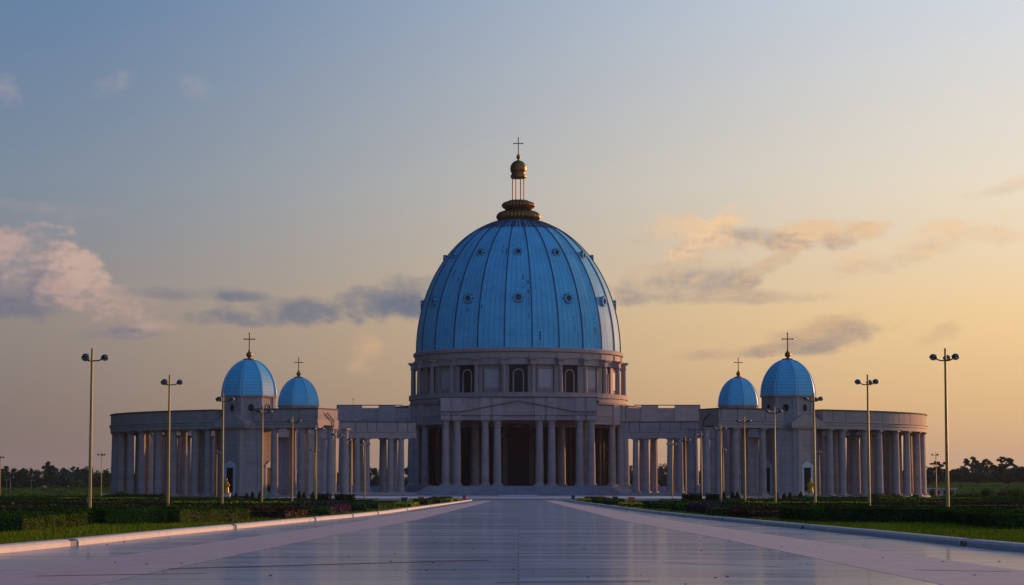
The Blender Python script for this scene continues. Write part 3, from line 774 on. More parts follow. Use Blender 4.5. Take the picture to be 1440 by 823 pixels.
# ------------------------------------------------------------------ colonnade wings
WCX, WCY = 0.0, 842.0
def ell(phi, o): return ((150 + o) * sin(phi), -(87 + o) * cos(phi))     # phi from the front
def pxof(phi, o):            # picture column of a spot on the left ellipse
    X, Y = ell(phi, o); X = -X; Y += WCY
    a = atan2(X, Y) + YAW
    return 720 + FPX * tan(a) / 1.0039
def solve(px, o):
    lo, hi = radians(5), radians(83)
    for _ in range(50):
        mid = (lo + hi) / 2
        if pxof(mid, o) > px: lo = mid
        else: hi = mid
    return (lo + hi) / 2
OUT_PX = [466.5, 449, 426, 388, 362, 294.6, 276.7, 246, 225.7, 202.4, 187, 172.6, 164.5]
phiF = [solve(p, -1.7) for p in OUT_PX]
phi_tip = [radians(80.5), radians(90), radians(99.5)]
phiR = [pi - p for p in phiF if pi - p < radians(148)]
extra = [pi - asin(v / 148.3) for v in (70.0, 65.2, 61.2, 52.4, 47.9)]
PHI0, PHI1 = radians(26.6), radians(162.6)
chF = radians(40.2); chR = pi - radians(37.6)
gapF = (solve(357, 0), solve(303.5, 0)); gapR = (chR - (gapF[1] - gapF[0]) / 2, chR + (gapF[1] - gapF[0]) / 2)
def rng(a, b, step=0.02):
    n = max(2, int(abs(b - a) / step)); return [a + (b - a) * i / n for i in range(n + 1)]
for s in (-1, 1):
    nm = 'left' if s < 0 else 'right'
    Wg = thing('colonnade_wing', 'curved stone colonnade with blank attic on the %s side of the forecourt' % nm, 'colonnade', (0, WCY, 0))
    def fn(t, o): x, y = ell(t, o); return (s * x, y)
    ts = rng(PHI0, PHI1)
    st = MB(); st.sweep(fn, ts, [(1.2, -0.1), (1.2, 0.3), (0.7, 0.31), (0.7, 0.62), (-13.7, 0.62), (-13.7, 0.31), (-14.2, 0.3), (-14.2, -0.1)])
    rr = rng(radians(140), PHI1); st.sweep(fn, rr, [(1.0, 0.61), (1.0, 1.72), (-13.4, 1.72), (-13.6, 1.2), (-14.0, 1.19), (-14.0, 0.61)])
    st.build('stylobate', STONE_TRIM, Wg)
    en = MB()
    # two beams, the ceiling slab between, frieze and string course
    en.sweep(fn, ts, [(-3.4, 24.3), (-3.4, 23.4), (0, 23.4), (0, 24.6), (0.22, 24.7), (0.22, 25.5), (0.55, 25.65), (0.55, 25.95), (0.0, 26.05), (-13.0, 26.05), (-13.55, 25.95), (-13.55, 25.65), (-13.2, 25.5), (-13.2, 24.6), (-13, 24.6), (-13, 23.4), (-9.6, 23.4), (-9.6, 24.3)])
    en.build('entablature', STONE_TRIM, Wg)
    joints = sorted([PHI0] + phiF + phi_tip + phiR + extra + [PHI1])
    pa = MB(); cpg = MB()
    def attic(a, b):
        if b - a < 0.004: return
        g_ = 0.0011
        ts_ = rng(a + g_, b - g_, 0.03)
        q_ = MB(); q_.sweep(fn, ts_, [(-0.05, 26.06), (-0.05, 29.65), (-12.9, 29.65), (-12.9, 26.06)]); q_.build('attic_panel', STONE_WALL, Wg)
    spans = [(PHI0, gapF[0]), (gapF[1], gapR[0]), (gapR[1], PHI1)]
    core = MB()
    for a, b in spans:
        js = [a] + [q for q in joints if a + 0.006 < q < b - 0.006] + [b]
        for q0, q1 in zip(js, js[1:]): attic(q0, q1)
        core.sweep(fn, rng(a + 0.002, b - 0.002), [(-0.4, 26.05), (-0.4, 29.62), (-12.5, 29.62), (-12.5, 26.05)])
        cpg.sweep(fn, rng(a, b), [(-13.2, 29.64), (0.28, 29.64), (0.28, 30.05), (-13.2, 30.05)])
    core.build('attic_joints', COPING, Wg); cpg.build('coping', COPING, Wg)
    def far_from(phi, o, c, d):
        x, y = ell(phi, o); x2, y2 = ell(c, -6.5); return hypot(x - x2, y - y2) > d
    allphi = phiF + phi_tip + phiR
    # free rear end of the arm: pairs of columns in two rows
    for px_, o in ((503.5, -11.3), (517, -11.3), (550.5, -11.3), (565, -11.3), (491.5, -1.7), (540, -1.7), (508, -1.7), (556, -1.7)):
        lo, hi = radians(120), radians(165)
        for _ in range(50):
            md = (lo + hi) / 2
            if pxof(md, o) < px_: lo = md
            else: hi = md
        x, y = fn(lo, o); column(Wg, 'wing_rear', x, y, 1.70, atan2(x, -y * 150 / 87))
    for p in allphi:
        rear = p > radians(140)
        for o in (-1.7, -11.3):
            if not (far_from(p, o, chF, 10.3) and far_from(p, o, chR, 9.6)): continue
            x, y = fn(p, o)
            column(Wg, 'wing_rear' if rear else 'wing', x, y, 1.70 if rear else 0.62, atan2(x, -y * 150 / 87 * 1.0))
    for q in ('mid',):
        for i, p in enumerate(phiF[::2] + phi_tip[::2] + phiR[::3]):
            if not (far_from(p, -6.5, chF, 11.5) and far_from(p, -6.5, chR, 11)): continue
            x, y = fn(p + 0.016, -6.5)
            rear = p > radians(140)
            column(Wg, 'wing_rear' if rear else 'wing', x, y, 1.70 if rear else 0.62, atan2(x, -y * 150 / 87))
    # rain spout near the inner end
    sp = MB(); x, y = fn(PHI0 + 0.012, -9.0)
    f0 = fn(PHI0, -9.5); f1 = fn(PHI0 + 0.02, -9.5)
    dx, dy = f0[0] - f1[0], f0[1] - f1[1]; L = hypot(dx, dy); dx, dy = dx / L, dy / L
    tx, ty = fn(PHI0, -6.0)[0] - f0[0], fn(PHI0, -6.0)[1] - f0[1]; L = hypot(tx, ty); tx, ty = tx / L, ty / L
    bx, by = f0[0] + dx * 0.35, f0[1] + dy * 0.35
    sp.bar((bx, by, 22.6), (bx, by, 25.9), 0.28, 0.28); sp.bar((bx, by, 25.8), (bx + tx * 4.2, by + ty * 4.2, 28.4), 0.3, 0.3)
    sp.build('rain_pipe', COPING, Wg)

# ------------------------------------------------------------------ chapels
def octa(ap, rot=0.0): r = ap / cos(pi / 8); return [(r * sin(pi / 8 + k * pi / 4 + rot), -r * cos(pi / 8 + k * pi / 4 + rot)) for k in range(8)]
def chapel(x, y, psi, f, z0, ztow, zdome, hdome, label):
    C = thing('domed_chapel', label, 'chapel', (x, y, 0), psi, 'chapels of the colonnade')
    def rotT(k, ap):
        a = k * pi / 4; ca, sa = cos(a), sin(a)
        return lambda p: (p[0] * ca - (p[1] - ap) * sa, p[0] * sa + (p[1] - ap) * ca, p[2])
    bA = 9.3 * f
    b = MB(); b.prism(octa(bA), z0, 23.3)
    b.prism(octa(bA + 0.35), z0, z0 + 1.5)
    b.build('chapel_wall', STONE_WALL, C)
    e = MB(); e.prism(octa(bA + 0.5), 23.3, 24.5); e.prism(octa(bA + 0.95), 24.5, 25.0); e.prism(octa(bA + 0.4), 25.0, 26.1)
    e.build('chapel_cornice', STONE_TRIM, C)
    pil = MB()
    for k in range(8):
        for sg in (-1, 1):
            q = MB(); hw = bA * tan(pi / 8)
            q.box(sg * (hw - 0.75) - 0.7, sg * (hw - 0.75) + 0.7, -0.3, 0.4, z0 + 1.4, 23.29)
            q.xf(rotT(k, bA)).build('corner_pilaster', STONE_TRIM, C)
    for k in (0, 2, 4, 6):
        q = MB(); q.box(-1.55 * f, 1.55 * f, -0.16, 0.5, z0 + 0.2, z0 + 9.6 * f)
        d = q.xf(rotT(k, bA)).build('door', DARKDOOR, C)
        q = MB()
        for sg in (-1, 1): q.box(sg * 1.95 * f - 0.4, sg * 1.95 * f + 0.4, -0.42, 0.3, z0 + 0.2, z0 + 9.6 * f)
        zt = z0 + 9.6 * f
        q.box(-2.5 * f, 2.5 * f, -0.48, 0.3, zt, zt + 0.75)
        q.add([(-2.7 * f, -0.5, zt + 0.75), (2.7 * f, -0.5, zt + 0.75), (0, -0.5, zt + 2.3), (-2.7 * f, 0.3, zt + 0.75), (2.7 * f, 0.3, zt + 0.75), (0, 0.3, zt + 2.3)], [(0, 1, 2), (5, 4, 3), (0, 3, 4, 1), (1, 4, 5, 2), (2, 5, 3, 0)])
        q.xf(rotT(k, bA)).build('door_surround', PALE, d)
    # low gable over the outer front
    q = MB(); q.box(-6.9, 6.9, -0.9, 4.0, 23.32, 25.3)
    q.box(-7.1, 7.1, -1.15, 4.0, 23.9, 24.35)
    q.add([(-6.9, -0.9, 25.3), (6.9, -0.9, 25.3), (2.2, -0.9, 27.9), (-2.2, -0.9, 27.9), (-6.9, 4.0, 25.3), (6.9, 4.0, 25.3), (2.2, 4, 27.9), (-2.2, 4, 27.9)], [(0, 1, 2, 3), (7, 6, 5, 4), (0, 4, 5, 1), (1, 5, 6, 2), (2, 6, 7, 3), (3, 7, 4, 0)])
    q.xf(rotT(0, bA)).build('gable', STONE_TRIM, C)
    tA = 8.55 * f
    t = MB(); t.prism(octa(tA), 26.0, ztow); t.build('tower_wall', STONE_WALL, C)
    pil = MB()
    for k in range(8):
        for sg in (-1, 1):
            q = MB(); hw = tA * tan(pi / 8)
            q.box(sg * (hw - 0.55) - 0.55, sg * (hw - 0.55) + 0.55, -0.28, 0.4, 26.05, ztow - 0.01)
            q.xf(rotT(k, tA)).build('tower_pilaster', STONE_TRIM, C)
    for k in range(8):
        N = 20; zc = ztow - 3.5 * f; R = 1.05 * f
        q = MB(); q.add([(R * cos(2 * pi * i / N), -0.06, zc + 1.25 * R * sin(2 * pi * i / N)) for i in range(N)], [tuple(range(N))])
        oc = q.xf(rotT(k, tA)).build('oculus', DARKGLASS, C)
        q = MB(); vv = []
        for rr, yy in ((R * 1.25, 0.1), (R * 1.25, -0.22), (R * 0.97, -0.22), (R * 0.97, 0.1)): vv += [(rr * cos(2 * pi * i / N), yy, zc + 1.25 * rr * sin(2 * pi * i / N)) for i in range(N)]
        q.add(vv, [(j * N + i, j * N + (i + 1) % N, (j + 1) * N + (i + 1) % N, (j + 1) * N + i) for j in range(3) for i in range(N)])
        q.xf(rotT(k, tA)).build('oculus_ring', STONE_TRIM, oc)
    e = MB(); e.prism(octa(tA + 0.35), ztow, zdome - 0.45); e.prism(octa(tA + 0.75), zdome - 0.45, zdome); e.build('tower_cornice', STONE_TRIM, C)
    dmm = MB(); R8 = 9.72 * f; NRr = 20; tm = radians(80)
    rws = [(R8 * cos(tm * i / NRr), zdome + hdome * sin(tm * i / NRr)) for i in range(NRr + 1)]
    for k in range(8):
        a0, a1 = pi / 8 + k * pi / 4, pi / 8 + (k + 1) * pi / 4
        for i in range(NRr):
            (r0, zA), (r1, zB) = rws[i], rws[i + 1]
            p0, p1, p2, p3 = circ(a0, r0), circ(a1, r0), circ(a1, r1), circ(a0, r1)
            dmm.add([(*p0, zA), (*p1, zA), (*p2, zB), (*p3, zB)], [(0, 1, 2, 3)], False, [[((k) / 8, i / NRr), ((k + 1) / 8, i / NRr), ((k + 1) / 8, (i + 1) / NRr), (k / 8, (i + 1) / NRr)]])
    dmm.lathe([(R8 * cos(tm) * 1.0, zdome + hdome * sin(tm)), (0.3, zdome + hdome * 1.0)], 8, caps=False, rot=pi / 8)
    D = dmm.build('chapel_dome', CHAPDOME, C)
    for k in range(8):
        a = pi / 8 + k * pi / 4; m = MB()
        for (r0, zA), (r1, zB) in zip(rws, rws[1:]):
            m.bar((*circ(a, r0 + 0.02), zA), (*circ(a, r1 + 0.02), zB), 0.34, 0.34)
        m.build('dome_rib', RIBL, D)
    zt = zdome + hdome
    m = MB(); m.lathe([(1.9 * f, zt - 0.35), (2.05 * f, zt - 0.1), (2.0 * f, zt + 0.15), (1.2 * f, zt + 0.3), (0.4, zt + 0.5), (0.35, zt + 0.75)], 20)
    m.ball((0, 0, zt + 1.6 * f), 1.05 * f, 18, 12)
    m.lathe([(0.28, zt + 2.5 * f), (0.45, zt + 2.8 * f), (0.28, zt + 3.1 * f), (0.2, zt + 3.4 * f)], 12)
    m.build('finial', GOLD, C)
    link('cross', cross_mesh(6.3 * f, 1.75 * f, 0.17 * f, True).mesh('cross', GOLD), C, (0, 0, zt + 2.7 * f), -psi)
    return C
for s in (-1, 1):
    sd = 'left' if s < 0 else 'right'
    X = s * 92.6
    chapel(X, 781.5, s * radians(33.2), 1.0, 0.5, 33.9, 34.7, 12.6, 'nearer of the two blue domed octagonal chapels in the %s wing' % sd)
    chapel(s * 87.6, 906.0, radians(180) - s * radians(12), 0.85, 0.9, 35.4, 36.2, 11.2, 'farther smaller blue domed chapel behind the parapet of the %s wing' % sd)

# ------------------------------------------------------------------ lamps
def make_lamp():
    L = thing('street_lamp', 'x', 'street lamp', group='tall three-globe lamps along the avenue')
    p = MB(); p.lathe([(0.20, 0), (0.20, 0.25), (0.145, 0.3), (0.085, 11.5), (0.075, 12.4), (0.02, 12.45)], 14); p.build('pole', LAMPYEL, L)
    for k in range(3):
        a = radians(12 + 120 * k); c, s_ = cos(a), sin(a)
        m = MB(); pts = [(0.05 * c, 0.05 * s_, 11.5), (0.35 * c, 0.35 * s_, 11.5), (0.6 * c, 0.6 * s_, 11.56), (0.8 * c, 0.8 * s_, 11.68), (1.22 * c, 1.22 * s_, 11.83)]
        m.tube(pts, [0.05, 0.05, 0.05, 0.055, 0.06], 8); arm = m.build('lamp_arm', LAMPDARK, L)
        gx, gy = 0.95 * c, 0.95 * s_; SQ = 0.86
        m = MB(); R = 0.29
        m.lathe([(R * cos(radians(b)), SQ * R * sin(radians(b))) for b in range(4, 90, 9)] + [(0.001, R * SQ)], 18, (gx, gy, 11.75), caps=False); m.build('globe_cap', MIRROR, arm)
        m = MB(); m.lathe([(0.001, -R * SQ)] + [(R * cos(radians(b)), SQ * R * sin(radians(b))) for b in range(-86, 0, 9)], 18, (gx, gy, 11.75), caps=False); m.build('globe_bowl', OPAL, arm)
        m = MB(); m.lathe([(R * 1.05, -0.045), (R * 1.09, 0.0), (R * 1.05, 0.045)], 18, (gx, gy, 11.75), caps=False); m.build('globe_band', LAMPDARK, arm)
    return L
lamp0 = make_lamp(); first = True
for s in (-1, 1):
    for i in range(9):
        d = 171 + 38.2 * i
        o = lamp0 if first else copy_tree(lamp0); first = False
        o.location = (s * 32.1, d, 0); o.rotation_euler = (0, 0, 0 if s < 0 else pi - radians(24 - 24))
        o['label'] = 'tall yellow three-globe lamp post, %s from the camera in the %s row' % (ORD[i], 'left' if s < 0 else 'right')
LONE = [(143, 636, 'standing alone in the lawn left of the left wing'), (1, 640, 'at the far left edge of the picture by the meadow'), (1316, 636, 'standing alone just right of the right wing'),
        (305, 633, 'before the left wing, left of the nearer chapel door'), (443, 629, 'before the inner end of the left wing'), (1152, 633, 'before the right wing, right of the nearer chapel door'), (1017, 629, 'before the inner end of the right wing')]
for x, yt, where in LONE:
    v = ray(x, yt); d = (12.4 - CAMZ) / v[2] * v[1]
    o = copy_tree(lamp0); o.location = (v[0] / v[1] * d, d, 0); o.rotation_euler = (0, 0, radians(35))
    o['label'] = 'three-globe lamp post ' + where
    o['group'] = 'three-globe lamps before the wings'
# short far poles in the meadow on the left
def post(x, y, d, h, m, lab):
    X, Y, _ = P(x, 690, d)
    L = thing('light_pole', lab, 'light pole', (X, Y, hgt(X, Y) - 0.03), group='short poles in the left meadow')
    a = MB(); a.lathe([(0.12, 0), (0.08, h)], 8); a.build('pole', m, L)
    b = MB(); b.box(-0.9, 0.9, -0.1, 0.1, h - 0.55 * (h > 5), h - 0.35 * (h > 5)); b.build('crossbar', m, L)
post(9, 672, 790, 6.5, LAMPYEL, 'thin yellow pole at the far left meadow edge, leftmost of the short poles')
post(14.5, 672, 640, 6.2, mat('turquoise_paint', (0.05, 0.16, 0.2), 0.5), 'turquoise pole with a crossbar in the left meadow')
post(44, 672, 800, 6.4, LAMPYEL, 'thin yellow pole in the left meadow below the tall umbrella tree')
post(112, 672, 840, 6.4, LAMPYEL, 'thin yellow pole in the left meadow just left of the first left lamp')

# ------------------------------------------------------------------ statues
def statue(x, y, s, lab):
    T = thing('gilded_statue', lab, 'statue', (x, y, 0.0))
    p = MB(); p.box(-1.05, 1.05, -1.05, 1.05, 0, 0.25); p.box(-0.9, 0.9, -0.9, 0.9, 0.25, 1.25); p.box(-1.0, 1.0, -1.0, 1.0, 1.25, 1.42); p.build('pedestal', PALE, T)
    b = MB()
    prof = [(0.62, 1.42), (0.66, 1.6), (0.58, 2.1), (0.52, 2.7), (0.5, 3.1), (0.55, 3.5), (0.60, 3.78), (0.5, 3.98), (0.26, 4.1), (0.15, 4.2), (0.14, 4.28), (0.21, 4.38), (0.25, 4.55), (0.22, 4.74), (0.1, 4.86), (0.01, 4.88)]
    b.lathe(prof, 20)
    b.v = [(vx * (1.0 + 0.06 * sin(7 * atan2(vy, vx))) , vy * 0.72 * (1.0 + 0.06 * sin(7 * atan2(vy, vx))), vz) for vx, vy, vz in b.v]
    for sg in (-1, 1):
        b.tube([(sg * 0.5, 0, 3.75), (sg * 0.66, -0.12, 3.35), (sg * 0.5, -0.42, 3.0), (sg * 0.12, -0.52, 3.2)], [0.17, 0.17, 0.14, 0.09], 10)
    b.build('figure', GILT, T)
statue(*P(318, 700, 520)[:2], -1, 'golden robed statue on a white pedestal before the left nearer chapel')
statue(*P(1140, 700, 520)[:2], 1, 'golden robed statue on a white pedestal before the right nearer chapel')

# ------------------------------------------------------------------ planting
def leaves_on(mb, pts_fn, n, size, jit=0.5, up=0.3):
    from mathutils import Vector as V
    for _ in range(n):
        p, nrm = pts_fn()
        a = V((random.gauss(0, 1), random.gauss(0, 1), random.gauss(0, 0.7))).normalized()
        d = (V(nrm) + V((random.gauss(0, jit), random.gauss(0, jit), random.gauss(0, jit) + up))).normalized()
        s1 = d.cross(a)
        if s1.length < 1e-3: continue
        s1.normalize(); s2 = d.cross(s1)
        k = size * random.uniform(0.55, 1.25); p = V(p)
        mb.add([p - s1 * k * 0.5, p + s2 * k * 0.32, p + s1 * k * 0.6, p - s2 * k * 0.32], [(0, 1, 2, 3)])
def hedge(x0, y0, x1, y1, wd, ht, label, m=HEDGE, leaf=0.12, dens=90, name='clipped_hedge', cat='hedge', group='clipped hedges of the gardens', z=0.0, cap=9000, core=True):
    L = hypot(x1 - x0, y1 - y0); a = atan2(y1 - y0, x1 - x0)
    T = thing(name, label, cat, ((x0 + x1) / 2, (y0 + y1) / 2, z), a, group)
    if core:
        c = MB(); q = leaf * 0.6
        c.box(-L / 2 + q, L / 2 - q, -wd / 2 + q, wd / 2 - q, 0, ht - q); c.build('twig_core', HEDGEC, T)
    lf = MB()
    areas = [('t', L * wd), ('f', L * ht), ('b', L * ht * 0.4), ('l', wd * ht), ('r', wd * ht)]
    tot = sum(q for _, q in areas)
    def pf():
        k = random.uniform(0, tot)
        for f, q in areas:
            if k < q: break
            k -= q
        u, v_, h = random.uniform(-L / 2, L / 2), random.uniform(-wd / 2, wd / 2), random.uniform(0, 1)
        wob = 0.07 * sin(u * 1.7 + x0) + 0.05 * sin(u * 4.1 + y0) + random.gauss(0, 0.03)
        wob *= min(1.0, ht)
        h = h ** 0.85 * ht
        if f == 't': return (u, v_, ht + wob), (0, 0, 1)
        if f == 'f': return (u, -wd / 2 + wob * 0.6, h), (0, -1, 0.1)
        if f == 'b': return (u, wd / 2 + wob * 0.6, h), (0, 1, 0.1)
        if f == 'l': return (-L / 2 + wob * 0.6, v_, h), (-1, 0, 0.1)
        return (L / 2 + wob * 0.6, v_, h), (1, 0, 0.1)
    leaves_on(lf, pf, min(cap, int(tot * dens)), leaf)
    lf.build('leaves', m, T, fix=False)
    return T
# the big clipped hedges nearest the camera
for s in (-1, 1):
    sd = 'left' if s < 0 else 'right'
    if s < 0:
        hs = [(-20.6, 90, -21.3, 107, 2.2, 0.66, 'front end block of the clipped hedge, nearest the left edge of the picture'),
              (-22.6, 108, -21.2, 113, 1.8, 0.72, 'short set-back link of the left clipped hedge beside the first lamp'),
              (-20.9, 112, -18.2, 114.5, 2.4, 0.80, 'tall dark block of the left clipped hedge in front of the first lamp'),
              (-18.2, 115.5, -15.6, 124, 2.4, 0.76, 'sunlit end block of the left clipped hedge between first and third lamps')]
    else:
        hs = [(21.3, 96.5, 21.9, 108, 2.2, 0.72, 'end block of the right clipped hedge nearest the right edge of the picture'),
              (22.6, 109, 21.9, 115, 1.8, 0.74, 'short set-back link of the right clipped hedge under the first lamp'),
              (21.9, 116, 17.0, 121, 2.6, 0.84, 'long dark block of the right clipped hedge between the first two lamps'),
              (16.8, 121.5, 15.7, 128, 2.4, 0.80, 'inner end block of the right clipped hedge left of the second lamp')]
    for (a, b, c, d, wd, ht, lab) in hs:
        hedge(a, b, c, d, wd, ht, lab, leaf=0.095, dens=330, cap=20000)
    # flower shrubs following the kerb
    for i, (d, off, L, ht, mt, what) in enumerate([(133, 3.6, 10, .62, RUST, 'bronze flowering shrub row'), (146, 3.6, 12, .66, HEDGE, 'dark loose shrub row'), (162, 4.2, 14, .74, FLOWER, 'violet flowering shrub row'), (182, 4.5, 20, .80, HEDGE, 'mid green clipped shrub row'),
                                               (212, 4.4, 24, .70, HEDGE, 'long green clipped shrub row')]):
        x = s * (interp(KERB, d) + off)
        x2 = s * (interp(KERB, d + L) + off + (2.5 if i % 2 else 0))
        hedge(x, d, x2, d + L, 3.4 + 2 * (i % 2), ht, '%s behind the %s kerb, %s back along the verge' % (what, sd, ORD[i]), mt, 0.17, 70, 'shrub_row', 'shrubs', 'shrub rows behind the kerbs', cap=6000)
    # colourful bedding strips by the far end of the kerb
    cols = [LIME, RUST, HEDGE, LIME, HEDGE, RUST, LIME, FLOWER, LIME, HEDGE]
    wn = {'LIME': 'lime yellow'}
    for i in range(10):
        d = 250 + i * 21.5; off = 2.6 + (i % 2) * 2.2
        mt = cols[i]; nm = {LIME: 'lime yellow', RUST: 'bronze red', HEDGE: 'deep green', FLOWER: 'pink and violet'}[mt]
        hedge(s * (interp(KERB, d) + off), d, s * (interp(KERB, d + 14) + off), d + 15, 2.2, 0.5 + 0.25 * (mt in (HEDGE, FLOWER)), '%s bedding strip beside the far %s kerb, %s of the row' % (nm, sd, ORD[i]), mt, 0.22, 26, 'bedding_strip', 'bedding plants', 'bedding strips by the kerbs', cap=2500)
    # low garden hedges spreading sideways
    rowsx = [(150, 20, 46, .45, HEDGE), (176, 24, 66, .5, HEDGE), (205, 18, 52, .55, RUST), (232, 26, 82, .5, HEDGE), (262, 20, 40, .5, LIME), (290, 24, 100, .6, HEDGE), (322, 40, 78, .55, HEDGE),
             (352, 22, 58, .6, HEDGE), (372, 70, 120, .6, HEDGE), (396, 30, 62, .62, HEDGE), (418, 66, 84, .6, LIME), (438, 36, 104, .7, HEDGE), (470, 72, 130, .7, HEDGE), (515, 62, 120, .8, HEDGE)]
    for i, (d, xa, xb, ht, mt) in enumerate(rowsx):
        for (p, q) in ([(xa, (xa + xb) / 2 - 3), ((xa + xb) / 2 + 2, xb)] if xb - xa > 35 else [(xa, xb)]):
            inner = p == xa
            nm = {LIME: 'lime yellow', RUST: 'bronze red', HEDGE: 'dark green'}[mt]
            hedge(s * p, d, s * q, d + random.uniform(-5, 5), 2.4, ht * random.uniform(.85, 1.15), 'low %s hedge across the %s garden, %s row from the camera, %s part' % (nm, sd, ORD[i] if i < 12 else ('thirteenth', 'fourteenth')[i - 12], 'inner' if inner else 'outer'), mt, 0.26, 14, 'low_hedge', 'hedge', 'low hedges of the gardens', cap=1800)
    # dense box hedges by the inner end of the wing
    for (x, y0_, wpx, lab) in ((456, 338, 17, 'outer'), (479, 345, 14, 'middle'), (492, 352, 12, 'inner')):
        X = P(x if s < 0 else 1458 - x, 700, y0_)[0]; wm = wpx / FPX * y0_
        hedge(X - wm / 2, y0_, X + wm / 2, y0_, 3.0, 1.35, 'thick box hedge before the %s wing inner end, %s of three' % (sd, lab), CONE, 0.2, 60, 'box_hedge', 'hedge', 'thick box hedges', cap=3000)
    # cone topiaries
    cones = [(332, 450), (347, 430), (355, 432), (366, 440), (421, 420), (427.5, 424), (440, 430)]
    for i, (x, d) in enumerate(cones):
        X = P(x if s < 0 else 1458 - x, 700, d)[0]; h = random.uniform(1.5, 2.0)
        T = thing('cone_topiary', 'small dark cone topiary before the %s wing, %s of seven counted from the outside' % (sd, ORD[i] if i else 'first'), 'topiary', (X, d, 0), group='cone topiaries')
        c = MB(); c.lathe([(0.05, 0), (0.62, 0.15), (0.55, 0.5), (0.28, h * 0.75), (0.02, h * 0.97)], 10, caps=False); c.build('twig_core', HEDGEC, T)
        l = MB()
        def pf():
            t = random.random() ** 1.5; r = 0.72 * (1 - t) ** 0.8 + 0.03; a = random.uniform(0, 6.283)
            return (r * cos(a), r * sin(a), 0.1 + t * (h - 0.1)), (cos(a), sin(a), 0.4)
        leaves_on(l, pf, 420, 0.17); l.build('leaves', CONE, T, fix=False)
# round bushes
def round_bush(x, y, d, wpx, hpx, lab, m=HEDGE, trunk=False, z=None):
    X = P(x, 700, d)[0]; R = wpx / FPX * d / 2; H = hpx / FPX * d
    T = thing('round_bush', lab, 'bush', (X, d, hgt(X, d) if z is None else z), group='round bushes of the lawns')
    l = MB(); zc = H * 0.5 if not trunk else H * 0.64; hz = H * 0.5 if not trunk else H * 0.36
    lobes = [(random.gauss(0, .3) * R, random.gauss(0, .3) * R, random.uniform(-.2, .3) * hz) for _ in range(9)]
    def pf():
        lx, ly, lz = random.choice(lobes); a = random.uniform(0, 6.283); c = random.uniform(-0.9, 1); q = sqrt(1 - c * c)
        k = 0.72 * random.uniform(.85, 1.08)
        return (lx + R * k * q * cos(a), ly + R * k * q * sin(a), max(0.05, zc + lz + hz * k * c)), (q * cos(a), q * sin(a), c)
    leaves_on(l, pf, 900, max(0.2, R * 0.16)); l.build('leaves', m, T, fix=False)
    c = MB(); c.ball((0, 0, zc), min(R, hz) * 0.72, 10, 7, hz / min(R, hz)); c.v = [(vx * R / min(R, hz), vy * R / min(R, hz), vz) for vx, vy, vz in c.v]; c.build('twig_core', HEDGEC, T)
    if trunk:
        t = MB(); t.tube([(0, 0, -0.1), (0.05, 0, H * 0.3), (0, 0.05, H * 0.55)], [R * 0.12, R * 0.09, R * 0.06], 7); t.build('trunk', BARK, T)
for (x, y, d, wpx, hpx, lab, tk) in [(30, 703, 560, 10, 7, 'small round dark bush at the left lawn edge under the treeline', False), (125, 700, 640, 10, 8, 'dark round bush at the foot of the lone left lamp', False),
        (172, 700, 560, 22, 12, 'wide dark bush at the outer tip of the left wing', False), (1287, 699, 600, 9, 6, 'small round bush at the outer tip of the right wing', False),
        (1312, 695, 820, 9, 13, 'upright dark bush left of the low building on the right', False), (1335, 694, 760, 13, 13, 'large round bush right of the low building', False),
        (1387, 696, 760, 19, 13, 'large dark round bush alone on the right lawn', False), (1432, 700, 620, 9, 9, 'small round headed tree at the right edge', True), (1428, 697, 860, 36, 12, 'broad dark shrub mass at the far right edge', False), (1410, 699, 820, 20, 8, 'brownish shrub between the two right bushes', False)]:
    round_bush(x, y, d, wpx, hpx, lab, HEDGE if 'brown' not in lab else RUST, tk, 0.0 if d < 700 else None)
hedge(*P(1345, 698, 800)[:2], *P(1380, 698, 790)[:2], 3, 2.0, 'long dark hedge along the right lawn before the hillside', HEDGE, 0.5, 6, 'boundary_hedge', 'hedge', z=-0.9)
hedge(*P(150, 700, 560)[:2], *P(236, 700, 550)[:2], 3, 1.3, 'long dark hedge at the foot of the left wing', HEDGE, 0.3, 14, 'boundary_hedge', 'hedge')
hedge(*P(1226, 700, 550)[:2], *P(1262, 700, 560)[:2], 3, 1.3, 'dark hedge at the foot of the right wing', HEDGE, 0.3, 14, 'boundary_hedge', 'hedge')
# blades on the verge
for s in (-1, 1):
    gb = MB()
    for i in range(30000):
        d = 58 + 150 * random.random() ** 1.7
        x = s * (interp(KERB, d) + 0.5 + random.random() ** 1.2 * (5.6 if d > 125 else 9.5))
        patch = 0.5 + 0.5 * sin(x * 0.9 + d * 0.35) * sin(d * 0.21 + 1.3 * x)
        h = random.uniform(0.05, 0.12) + 0.16 * patch * random.random() ** 2
        w_ = random.uniform(0.012, 0.022) * (d / 90)
        a = random.uniform(0, 3.14); lx, ly = random.gauss(0, 0.3) * h, random.gauss(0, 0.3) * h
        gb.add([(x - w_ * cos(a), d - w_ * sin(a), 0.05), (x + w_ * cos(a), d + w_ * sin(a), 0.05), (x + lx, d + ly, 0.06 + h)], [(0, 1, 2)])
    o = struct('verge_grass', gb, GRASSB, 'stuff', fix=False)
